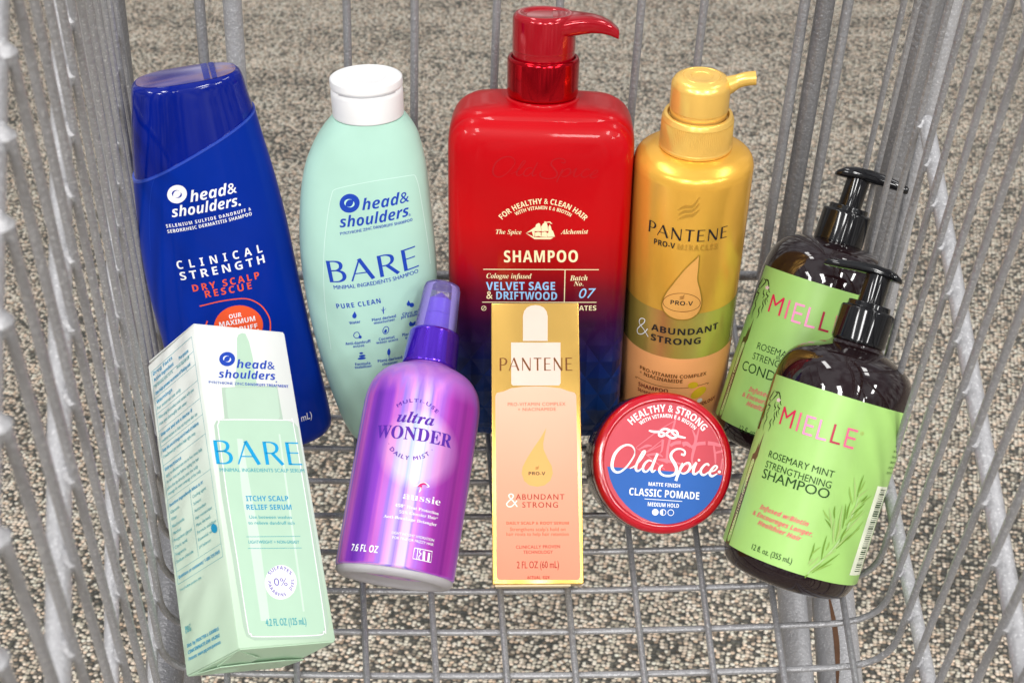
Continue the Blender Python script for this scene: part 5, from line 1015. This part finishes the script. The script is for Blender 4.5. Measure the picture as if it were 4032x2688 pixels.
# --- big red pump bottle
rd = thing('shampoo_bottle', FR['red'], 'large red square-shouldered pump bottle fading to dark blue at its base', 'shampoo bottle')
def redgrad(t, tc):
    z = objz(t, tc)[2]
    n = t.n('ShaderNodeTexNoise', {'Vector': tc.outputs['Object'], 'Scale': 25.0})
    zz = t.m('MULTIPLY_ADD', n.outputs['Fac'], .002, z)
    return t.ramp(t.m('MULTIPLY', zz, 5.0), [(0.0, (.006, .045, .20)), (.12, (.004, .03, .15)), (.25, (.006, .012, .09)), (.36, (.035, .004, .035)), (.45, (.14, .003, .012)), (.52, (.34, .001, .004)), (.62, (.46, .0, .002)), (1.0, (.45, .0, .005))])
def facets(t, tc):
    o = objz(t, tc)
    u = t.m('DIVIDE', o[0], .0135); w = t.m('DIVIDE', o[2], .0195)
    a = t.m('PINGPONG', t.m('ADD', u, w), .5); b = t.m('PINGPONG', t.m('SUBTRACT', u, w), .5)
    h = t.m('MULTIPLY', t.m('MINIMUM', a, b), t.m('MULTIPLY_ADD', o[2], -45.0, 3.1, clamp=True))
    return h, 1.0, .006
M_RED = mat('satin red to blue plastic', redgrad, .34, spec=.12, coat=.2, bump=facets)
RT = [(0, -43, 43, 22), (1.5, -45.8, 45.8, 23.6), (5, -46.6, 46.6, 24.4), (60, -46.7, 46.7, 24.4), (150, -46.6, 46.6, 24.4), (162, -46.5, 46.5, 24.2), (168, -45.9, 45.9, 23.8), (173, -44.3, 44.3, 23.2), (177, -41.4, 41.4, 22.2), (180, -36.5, 36.5, 20.8), (181.8, -30, 30, 18.2), (182.4, -22, 22, 14)]
g = Geo(); g.add(*superloft(RT, 160, 90, 5.0)); rbody = g.obj('body', M_RED, rd, angle=50)
# raised front panel with rounded corners
v, f = [], []
def rr_ring(hx, z0, z1, r, y, n=8):
    out = []
    for cx, cz, a0 in ((hx - r, z1 - r, 0), (-hx + r, z1 - r, 90), (-hx + r, z0 + r, 180), (hx - r, z0 + r, 270)):
        for k in range(n + 1):
            a = R(a0 + 90 * k / n); out.append(((cx + r * math.cos(a)) * MM, y * MM, (cz + r * math.sin(a)) * MM))
    return out
rs = [rr_ring(45.6, 3, 178.0, 15, -19.0), rr_ring(45.3, 3.2, 177.6, 15, -20.6), rr_ring(44.4, 4, 176.6, 14.6, -22.6), rr_ring(42.6, 6, 174.6, 13.5, -24.6), rr_ring(39.8, 9, 171.4, 12, -26.1), rr_ring(35.5, 13.5, 166.5, 10, -26.9), rr_ring(30, 19, 160, 8, -27.15)]
n = len(rs[0]); v = [q for r_ in rs for q in r_]; f = grid_faces(7, n); f.append(tuple(range(6 * n, 7 * n)))
rpanel = mesh('front_panel', v, f, M_RED, rd, angle=60)
M_REDC = mat('chromed red collar', (.52, .004, .012), .10, metal=.9)
M_REDP = mat('glossy red pump plastic', (.38, .0, .008), .12, coat=.3, metal=.3)
lathe_obj('neck', fillet([(0, 168), (17.8, 172), (18.6, 178), (18.4, 183.6), (0, 183.6)], 1.4), M_RED, rd)
lathe_obj('collar', fillet([(0, 183.9), (17.0, 183.9), (17.7, 185), (17.8, 202.0), (17.0, 203.2), (15.8, 203.2), (15.6, 200), (0, 200)], .8), M_REDC, rd, n=96)
head = lathe_obj('pump_head', fillet([(0, 201), (15.2, 201), (15.3, 206.6), (15.45, 207), (15.45, 222.5), (13.8, 224.6), (11.0, 224.4), (9.5, 223.2), (0, 222.9)], .9), M_REDP, rd, n=96)
def lever(sec, m, parent, name='spout', n=20, e=3.0, yaw=0., pivot=(0, 0)):
    """sec rows (x, half width y, z bottom, z top) in mm along +x"""
    v = []
    cy, sy_ = math.cos(yaw), math.sin(yaw)
    for x, hy, zb, zt in sec:
        for j in range(n):
            a, b = sup(2 * math.pi * j / n, e); yy = hy * a
            v.append(((x * cy - yy * sy_) * MM, (x * sy_ + yy * cy) * MM, ((zb + zt) / 2 + (zt - zb) / 2 * b) * MM))
    f = grid_faces(len(sec), n); f.append(tuple(range(n))[::-1]); f.append(tuple(range((len(sec) - 1) * n, len(sec) * n)))
    return mesh(name, v, f, m, parent)
lever([(4, 14.2, 213.6, 224.0), (9, 13.0, 213.9, 224.2), (14, 10.6, 214.3, 224.3), (18, 8.6, 214.8, 224.2), (23, 7.0, 215.4, 223.8), (28, 6.0, 215.2, 222.6), (32, 5.3, 214.2, 220.8), (35.0, 4.8, 213.0, 218.4), (36.2, 4.3, 212.6, 217.2)], M_REDP, head, e=3.4, n=28)
print_on(rpanel, [i for i in INK['red']], ray_surf(rpanel), ink, labels={'cream': 'cream', 'sky': 'light blue'})
# embossed script laid flat, its relief shade put into a darker red
scr = [i for i in INK['jar'] if i[0] == 'L' and i[1] == 'white' and len(i[3]) > 6 or (i[0] == 'P' and i[1] == 'white')]
em = []
for i in INK['jar']:
    if i[0] == 'L' and i[1] == 'white' and len(i[3]) >= 5:
        xs = [q[0] for q in i[2]]; zs = [q[1] for q in i[2]]
        if min(zs) > -14 and max(zs) < 9.5 and not (max(zs) - min(zs) < 6 and len(i[3]) > 12):
            em.append(('L', 'red', [((q[0] + 1.5) * .98 + .5, q[1] * .78 + 154.5) for q in i[2]], [w * .5 for w in i[3]]))
print_on(rpanel, em, ray_surf(rpanel), lambda c: mat('red emboss shade', (.40, .0, .004), .5, spec=.3), e0=.12, art_name='embossed_script')

# --- gold round pump bottle
pn = thing('shampoo_bottle', FR['pan'], 'round gold pump shampoo bottle with peach lower label between red and black-topped bottles', 'shampoo bottle')
M_GOLD = mat('pearl gold plastic', (.96, .52, .075), .26, metal=.5, spec=.4)
M_GOLDP = mat('pearl gold pump plastic', (.98, .60, .14), .26, metal=.45, spec=.45)
lathe_obj('body', fillet([(0, 0), (26.5, 0), (28.6, 2), (28.8, 12), (29.25, 50), (29.6, 85), (29.8, 120), (29.8, 158), (28.6, 161.6), (24, 164.6), (18.5, 166.4), (0, 166.4)], [1, 1, 1, 3, 3, 3, 3, 3, 2, 3, 2, 0]), M_GOLD, pn, n=128)
lathe_obj('collar', fillet([(0, 166.5), (18.0, 166.5), (18.15, 168.0), (17.85, 168.6), (17.6, 181.5), (16.6, 184.0), (14.9, 184.2), (14.6, 182), (0, 182)], .5), M_GOLDP, pn, n=216, ribs=(.5, 169.2, 181.2))
ph = lathe_obj('pump_head', fillet([(0, 183), (13.9, 183.2), (14.1, 186.9), (14.35, 187.2), (14.3, 199.4), (12.6, 202.2), (9.4, 203.3), (9.0, 202.8), (8.6, 203.2), (5.2, 203.0), (4.9, 202.5), (0, 202.4)], [0, .5, .3, .3, 1, 2.2, .5, .3, .3, .3, .3, 0]), M_GOLDP, pn, n=96)
sp_p = catmull([(8, 1.0, 196.2), (13, 1.4, 198.6), (17, 1.9, 200.6), (21, 2.3, 202.0), (25.4, 2.8, 202.6)], 4)
g = Geo(); g.add(*tube([q * MM for q in sp_p], [x * MM for x in [5.4 - 2.0 * min(1, i / 8) for i in range(len(sp_p))]], 20)); g.obj('spout', M_GOLDP, ph)
def band_reflections(t, tc):  # reddish and yellow reflections painted into the foil colour by angle
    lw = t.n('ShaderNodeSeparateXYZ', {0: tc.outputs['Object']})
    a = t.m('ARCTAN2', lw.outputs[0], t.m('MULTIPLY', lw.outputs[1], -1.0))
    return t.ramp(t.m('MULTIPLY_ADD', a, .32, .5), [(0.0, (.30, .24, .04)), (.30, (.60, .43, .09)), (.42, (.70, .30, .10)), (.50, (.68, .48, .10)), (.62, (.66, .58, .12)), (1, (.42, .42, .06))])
band = None
def shell(name, r, z0, z1, m, parent, a0=-180, a1=180, n=96, label=None):
    v = []; k = n
    for z in (z0, z1):
        for j in range(k + 1):
            a = R(a0 + (a1 - a0) * j / k); v.append((r * math.sin(a) * MM, -r * math.cos(a) * MM, z * MM))
    return mesh(name, v, [(j, j + 1, k + 2 + j, k + 1 + j) for j in range(k)], m, parent, label)
plab = shell('label', 29.75, 3, 56.4, mat('peach printed label', (1.0, .43, .16), .4, spec=.25), pn, n=128)
band = shell('foil_band', 29.72, 56.4, 85.2, mat('gold foil with painted reflections', band_reflections, .22, metal=.5), pn, n=128)
print_on(pn, INK['pan'], cyl_surf(29.95), ink, labels={'black': 'black', 'white': 'white', 'brown': 'brown', 'dred': 'dark red', 'emboss': 'gold'})

# --- two dark round pump bottles with green labels
M_AMBER = mat('very dark amber plastic', (.012, .005, .006), .05, spec=.45, coat=.35)
M_BLACK = mat('glossy black pump plastic', (.006, .006, .007), .10, spec=.35, coat=.2)
M_GREEN = mat('green paper label', (.34, .58, .16), .34, spec=.3, var=.06)
def pump_bottle(key, label, dz, lev, flip):
    t = thing('pump_bottle', FR[key], label, 'pump bottle', 'dark pump bottles with green labels')
    body = lathe_obj('body', fillet([(0, -8.6), (23, -9.2), (29.5, -7.2), (32.7, 0.5), (33, 84), (32.6, 91), (30.4, 98), (26, 103), (20, 106.0), (13.4, 107.2 + dz * .4), (11.4, 107.8 + dz), (11.2, 110 + dz), (0, 110 + dz)], [0, 3, 4, 5, 4, 6, 6, 6, 5, 1, .5, 0, 0], 5), M_AMBER, t, n=128, angle=60)
    lathe_obj('collar', fillet([(0, 107 + dz), (12.6, 107 + dz), (12.9, 108 + dz), (12.8, 123.2 + dz), (12.1, 124 + dz), (10.3, 124.2 + dz), (10.1, 126.8 + dz), (6.4, 127 + dz), (0, 127 + dz)], .5), M_BLACK, t, n=64)
    st = lathe_obj('pump_stem', fillet([(0, 126 + dz), (6.1, 126 + dz), (6.0, 143 + dz * .8), (0, 143 + dz * .8)], .3), M_BLACK, t, n=40)
    lever(lev, M_BLACK, st, 'pump_lever', yaw=0.)
    lab = shell('label', 33.2, 1.6, 85.6, M_GREEN, t, -92, 110, n=96)
    return t, lab
mb, mbl = pump_bottle('mb', 'dark pump bottle with green conditioner label, standing behind the shampoo one', 0, [(-12.5, 2.5, 140.8, 142.0), (-11.5, 4.8, 140.4, 143.6), (-8, 6.6, 140.3, 146.2), (-3, 7.2, 140.6, 147.6), (4, 7.0, 140.8, 148.0), (11, 6.0, 141.0, 147.6), (18, 5.2, 141.2, 146.6), (24.6, 4.4, 140.8, 145.0), (25.6, 3.8, 141.0, 144.2)], 1)
mf, mfl = pump_bottle('mf', 'dark pump bottle with green rosemary shampoo label, foremost at the right', 3.6, [(-26, 3.2, 142.6, 145.2), (-25, 4.0, 142.4, 145.8), (-18, 4.9, 142.8, 147.2), (-11, 6.0, 143.4, 148.4), (-3, 7.0, 143.6, 149.0), (4, 7.2, 143.4, 148.6), (8, 6.4, 143.2, 147.2), (10.5, 4.6, 143.0, 145.6), (11.3, 2.6, 143.2, 144.6)], -1)
cs = cyl_surf(33.2)
def strip(lab, word, key):
    M_ = mat('dark olive side strip', (.09, .07, .02), .4)
    pts = [(-39.6, 1.6), (-34.6, 1.6), (-34.4, 44), (-33.6, 46), (-34.2, 58), (-35.6, 50), (-36.2, 53), (-37.4, 47), (-39.6, 46)]
    print_on(lab, [('P', 'x', pts)], cs, lambda c: M_, e0=.03, art_name='side_strip')
    print_on(lab, [('T', 'cream', 'R', 'STRENGTHENING ' + word, -35.6, 6, -35.6, 44, 2.1, 1.05, .01)], cs, ink, e0=.12, labels={'cream': 'cream'})
strip(mfl, 'SHAMPOO', 'mf'); strip(mbl, 'CONDITIONER', 'mb')
shell('dark_gap', 33.24, 58, 85.6, M_AMBER, mfl, -92, -72, n=20)
shell('dark_gap', 33.24, 58, 85.6, M_AMBER, mbl, -92, -72, n=20)
M_PAPER = mat('cream data panel', (.80, .83, .66), .45)
shell('data_panel', 33.26, 6.5, 50, M_PAPER, mfl, 57, 80, n=20)
bars = [('L', 'dgreen', [(36.6, 8.5 + i * 1.05), (43, 8.5 + i * 1.05)], [random.choice((.25, .45, .7))]) for i in range(39)]
smalls = [('T', 'dgreen', 'R', s, 37.5, 72 - i * 2.6, 45, 72 - i * 2.6, 1.3) for i, s in enumerate(['Indulge your hair', 'with our rosemary', 'mint and biotin', 'formula to gently', 'cleanse and', 'strengthen weak', 'brittle hair'])]
print_on(mfl, bars + smalls, cs, ink, e0=.12, labels={'dgreen': 'dark green'})
NM = {'dgreen': 'dark green', 'pinkt': 'pink', 'pink': 'pink', 'pink2': 'crimson', 'pink3': 'light pink', 'pink4': 'maroon', 'hairdk': 'black hair', 'flower': 'pale flower', 'gold2': 'gold'}
print_on(mfl, INK['mf'], cs, ink, labels=NM); print_on(mbl, INK['mb'], cs, ink, labels=NM)

# --- purple holographic spray bottle
ms = thing('spray_bottle', FR['mist'], 'iridescent purple spray bottle with clear overcap lying back in front', 'spray bottle')
def foil_mat():
    m = bpy.data.materials.new('iridescent purple foil'); m.use_nodes = True; t = NT(m.node_tree); b = m.node_tree.nodes['Principled BSDF']
    tc = t.n('ShaderNodeTexCoord'); o = objz(t, tc)
    refl = t.n('ShaderNodeVectorTransform', {0: tc.outputs['Reflection']}, vector_type='VECTOR', convert_from='WORLD', convert_to='OBJECT')
    rx = t.n('ShaderNodeSeparateXYZ', {0: refl.outputs[0]}).outputs[0]
    str_ = t.n('ShaderNodeTexNoise', {'Vector': t.n('ShaderNodeMapping', {'Vector': tc.outputs['Object'], 'Scale': (170, 170, 3)}), 'Scale': 1.0, 'Detail': 3.0})
    k = t.m('ADD', t.m('MULTIPLY_ADD', rx, .46, .5), t.m('MULTIPLY_ADD', str_.outputs['Fac'], .34, -.17))
    pur, pink, lav, whi = (.13, .015, .38), (.52, .11, .52), (.25, .15, .66), (.48, .36, .76)
    c = t.ramp(k, [(0.0, pur), (.10, (.26, .04, .52)), (.17, pink), (.24, lav), (.31, (.74, .30, .60)), (.37, whi), (.44, lav), (.50, (.76, .42, .72)), (.56, whi), (.62, lav), (.69, (.62, .20, .62)), (.76, (.34, .10, .58)), (.85, (.42, .04, .44)), (1.0, (.22, .01, .28))])
    c2 = t.ramp(k, [(0.0, (.5, .3, .8)), (.22, (.95, .5, .55)), (.28, (.55, .95, .65)), (.34, (.7, .75, .98)), (.40, (.98, .85, .25)), (.45, (.5, .95, .95)), (.50, (.95, .9, .98)), (.58, (.98, .98, .98)), (.63, (.6, .92, .7)), (.67, (.95, .92, .4)), (.72, (.55, .75, .95)), (.80, (.95, .55, .75)), (1, (.6, .3, .8))])
    dx = t.m('DIVIDE', t.m('SUBTRACT', o[0], .0015), .0195); dz = t.m('DIVIDE', t.m('SUBTRACT', o[2], .0565), .0195)
    rad = t.m('SQRT', t.m('ADD', t.m('MULTIPLY', dx, dx), t.m('MULTIPLY', dz, dz)))
    mask = t.ramp(rad, [(.72, (1, 1, 1)), (1.05, (0, 0, 0))])
    c = t.mix(t.m('MULTIPLY', mask, .4), c, c2)
    sh = t.ramp(t.m('MULTIPLY', o[2], 10.0), [(.83, (0, 0, 0)), (.93, (1, 1, 1))])   # plain pearl lilac shoulder
    c = t.mix(t.m('MULTIPLY', sh, .8), c, (.42, .14, .60))
    t.set(b, 'Base Color', c); b.inputs['Metallic'].default_value = .2; b.inputs['Roughness'].default_value = .44; b.inputs['Coat Weight'].default_value = .1; b.inputs['Coat Roughness'].default_value = .15
    return m
lathe_obj('body', fillet([(0, 1.2), (27.2, 1.2), (28.3, 2.2), (28.4, 40), (28.4, 78), (28.2, 86), (26.2, 93.5), (21.5, 99.2), (16, 102.2), (11.8, 103.2), (11.6, 104.5), (0, 104.5)], [0, .6, 1, 4, 4, 5, 5, 5, 4, .6, .3, 0], 5), foil_mat(), ms, n=128, angle=60)
lathe_obj('base_cup', fillet([(0, 2.4), (15, 1.6), (20.5, -.6), (22.5, -2.0), (25.4, -2.2), (27.6, -.6), (27.9, 1.2), (27.4, 1.5)], [0, 2, 1, 1, 1.4, 1, .3, 0]), mat('milky white plastic base', (.42, .40, .42), .45, var=.1), ms, n=96)
M_VIO = mat('metallic violet collar', (.10, .02, .60), .16, metal=.75, coat=.4)
lathe_obj('collar', fillet([(0, 104.2), (13.4, 104.2), (13.6, 105.2), (12.6, 121.0), (11.9, 122.4), (10.6, 122.6), (0, 122.6)], .5), M_VIO, ms, n=72)
M_VIO2 = mat('violet spray nozzle plastic', (.13, .06, .56), .35)
nz = lathe_obj('nozzle', fillet([(0, 122), (8.0, 122), (7.9, 131), (7.1, 131.6), (6.9, 139), (0, 144)], .5), M_VIO2, ms, n=48)
def clear():
    m = bpy.data.materials.new('clear overcap plastic'); m.use_nodes = True; t = NT(m.node_tree); b = m.node_tree.nodes['Principled BSDF']
    nzt = t.n('ShaderNodeTexNoise', {'Scale': 40.0})
    t.set(b, 'Roughness', t.m('MULTIPLY_ADD', nzt.outputs['Fac'], .06, .10)); b.inputs['Base Color'].default_value = (.42, .36, .72, 1)
    tr = t.n('ShaderNodeBsdfTransparent', {0: (.96, .95, 1, 1)}); fr = t.n('ShaderNodeFresnel', {'IOR': 1.4})
    mx = t.n('ShaderNodeMixShader', {0: t.m('MULTIPLY_ADD', fr.outputs[0], .8, .05, clamp=True), 1: tr.outputs[0], 2: b.outputs[0]})
    t.t.links.new(mx.outputs[0], m.node_tree.nodes['Material Output'].inputs[0])
    return m
lathe_obj('overcap', [(10.5, 122.7), (9.3, 145.2), (8.7, 147.2), (7.2, 148.0), (0, 148.1), (0, 147.4), (7.0, 147.3), (8.1, 146.6), (8.6, 145), (9.8, 122.7)], clear(), ms, n=64)
print_on(ms, INK['mist'], cyl_surf(28.42), ink, labels={'white': 'white', 'purple': 'dark purple', 'magenta': 'magenta'})

# --- small gold and peach carton
hw = 21.3; LPB = 134.6
pb = thing('carton', FR['pbox'], 'slim gold and peach serum carton leaning on the red bottle', 'carton')
M_GOLDF = mat('shiny gold card', (.80, .49, .12), .24, metal=.8, spec=.5)
pbody = box_obj('box', -hw * MM, hw * MM, -.020, .020, 0, LPB * MM, M_GOLDF, pb, .0006)
box_obj('bottom_flap', -(hw - 1.2) * MM, (hw - 6) * MM, -.0185, .0185, -.0008, -.0001, mat('unprinted card edge', (.72, .58, .36), .6), pb, 0)
print_on(pbody, INK['pbox'], plane_surf(-20.0), ink, labels={'brown2': 'dark brown', 'brownred': 'russet', 'brownred2': 'dark red', 'black': 'black', 'brown': 'brown'})

# --- round pomade jar
jr = thing('pomade_jar', FR['jar'], 'round flat jar with red rimmed lid showing red and blue halves', 'jar')
M_RIM = mat('glossy red lid plastic', (.47, .001, .012), .16, coat=.4)
M_JBODY = mat('dark plum jar plastic', (.018, .006, .016), .2, coat=.4)
rj = 34.8
lidj = lathe_obj('lid', fillet([(0, -.0), (29.9, 0), (30.1, -.8), (31.0, -1.1), (33.6, -.4), (rj, 1.6), (rj, 8.6), (rj - .6, 9.2), (0, 9.2)], [0, .1, .3, .5, 1.5, 1.5, .4, .3, 0]), M_RIM, jr, n=128, axis='y')
# lathe axis 'y': z of profile maps to -y; flip so that the lid faces the local -y side
for q in lidj.data.vertices: q.co.y = -q.co.y
lidj.data.flip_normals()
jb = lathe_obj('base', fillet([(0, 9.3), (34.4, 9.3), (34.9, 10.0), (34.9, 31), (31, 36), (0, 36)], [0, .4, .5, 3, 3, 0]), M_JBODY, jr, n=128, axis='y')
for q in jb.data.vertices: q.co.y = -q.co.y
jb.data.flip_normals()
def jred(t, tc):
    n = t.n('ShaderNodeTexNoise', {'Vector': tc.outputs['Object'], 'Scale': 60.0, 'Detail': 3.0})
    return t.mix(n.outputs['Fac'], (.52, .05, .075), (.58, .07, .095))
g = Geo(); k = 96
g.add([(29.6 * math.cos(2 * math.pi * j / k) * MM, -.00006, 29.6 * math.sin(2 * math.pi * j / k) * MM) for j in range(k)], [tuple(range(k))])
jl = g.obj('lid_label', mat('coral red lid label', jred, .5, spec=.3), lidj, smooth=False)
print_on(jl, INK['jar'], plane_surf(0), ink, e0=.12, labels={'white': 'white', 'jblue': 'blue', 'jpink': 'pink'})
def jside(u, z, e):   # lettering round the jar's side
    a = math.pi - u / 34.9
    return Vector(((34.9 + e) * math.cos(a) * MM, (20 - z) * MM, (34.9 + e) * math.sin(a) * MM))
print_on(jb, [('T', 'white', 'B', 'HEALTHY & STRONG CLASSIC POMADE', -42, 5, 14, 5, 2.6), ('T', 'white', 'R', 'NET WT 2.22 OZ (63 g)   WORK INTO DAMP OR DRY HAIR', -42, 0, 14, 0, 2.0)], jside, ink, labels={'white': 'white'})

# --- tall white and pale green carton
bb = thing('carton', FR['bbox'], 'tall white and pale green serum carton with printed side panel at lower left', 'carton')
h2 = 24.13; LBB = 150.0
def boxgrad(t, tc):
    z = objz(t, tc)[2]; n = t.n('ShaderNodeTexNoise', {'Vector': tc.outputs['Object'], 'Scale': 30.0})
    return t.ramp(t.m('MULTIPLY', t.m('MULTIPLY_ADD', n.outputs['Fac'], .004, z), 6.667), [(0, (.46, .62, .46)), (.12, (.50, .65, .50)), (.45, (.59, .70, .59)), (.8, (.71, .75, .70)), (1, (.76, .78, .75))])
M_BOXG = mat('white to pale green card', boxgrad, .5, spec=.3)
bbody2 = box_obj('box', -h2 * MM, h2 * MM, -h2 * MM, h2 * MM, 0, LBB * MM, M_BOXG, bb, .0007)
# closed bottom: interlocking flaps bulging a little
M_FLAP = mat('pale green card flap', (.48, .66, .48), .5, spec=.2)
g = Geo()
def slab(pts, th):
    n = len(pts); c = [Vector(p) for p in pts]; d = Vector((0, 0, th))
    g.add([q * MM for q in c] + [(q + d) * MM for q in c], [tuple(range(n))[::-1], tuple(range(n, 2 * n))] + [(i, (i + 1) % n, n + (i + 1) % n, n + i) for i in range(n)])
slab([(-23.4, -23.6, -.4), (23.4, -23.6, -.4), (21, 2, -1.6), (6, 4, -2.2), (-6, 4, -2.2), (-21, 2, -1.6)], .45)
slab([(-23.4, 23.6, -.4), (-21, -1, -2.6), (-7, -6, -3.2), (8, -6, -3.2), (21, -1, -2.6), (23.4, 23.6, -.4)], .45)
slab([(-23.6, -22.5, -.5), (-8, -12, -2.2), (-8, 12, -2.4), (-23.6, 22.5, -.5)], .4)
g.obj('bottom_flap', M_FLAP, bb, smooth=False)
g = Geo()
slab([(-h2 + .4, -h2 + .6, LBB + .1), (h2 - .4, -h2 + .6, LBB + .1), (h2 - .4, h2 - 1, LBB + .5), (-h2 + .4, h2 - 1, LBB + 1.4)], .45)
g.obj('top_flap', M_BOXG, bb, smooth=False)
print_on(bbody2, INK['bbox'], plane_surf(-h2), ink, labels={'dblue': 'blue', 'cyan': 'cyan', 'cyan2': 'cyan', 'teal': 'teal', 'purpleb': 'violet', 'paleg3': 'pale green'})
print_on(bbody2, INK['bside'], lambda u, z, e: Vector((-(h2 + e) * MM, -u * MM, z * MM)), ink, labels={'cyan2': 'cyan', 'teal': 'teal'})

bpy.data.objects.remove(_to); bpy.data.curves.remove(_cu)
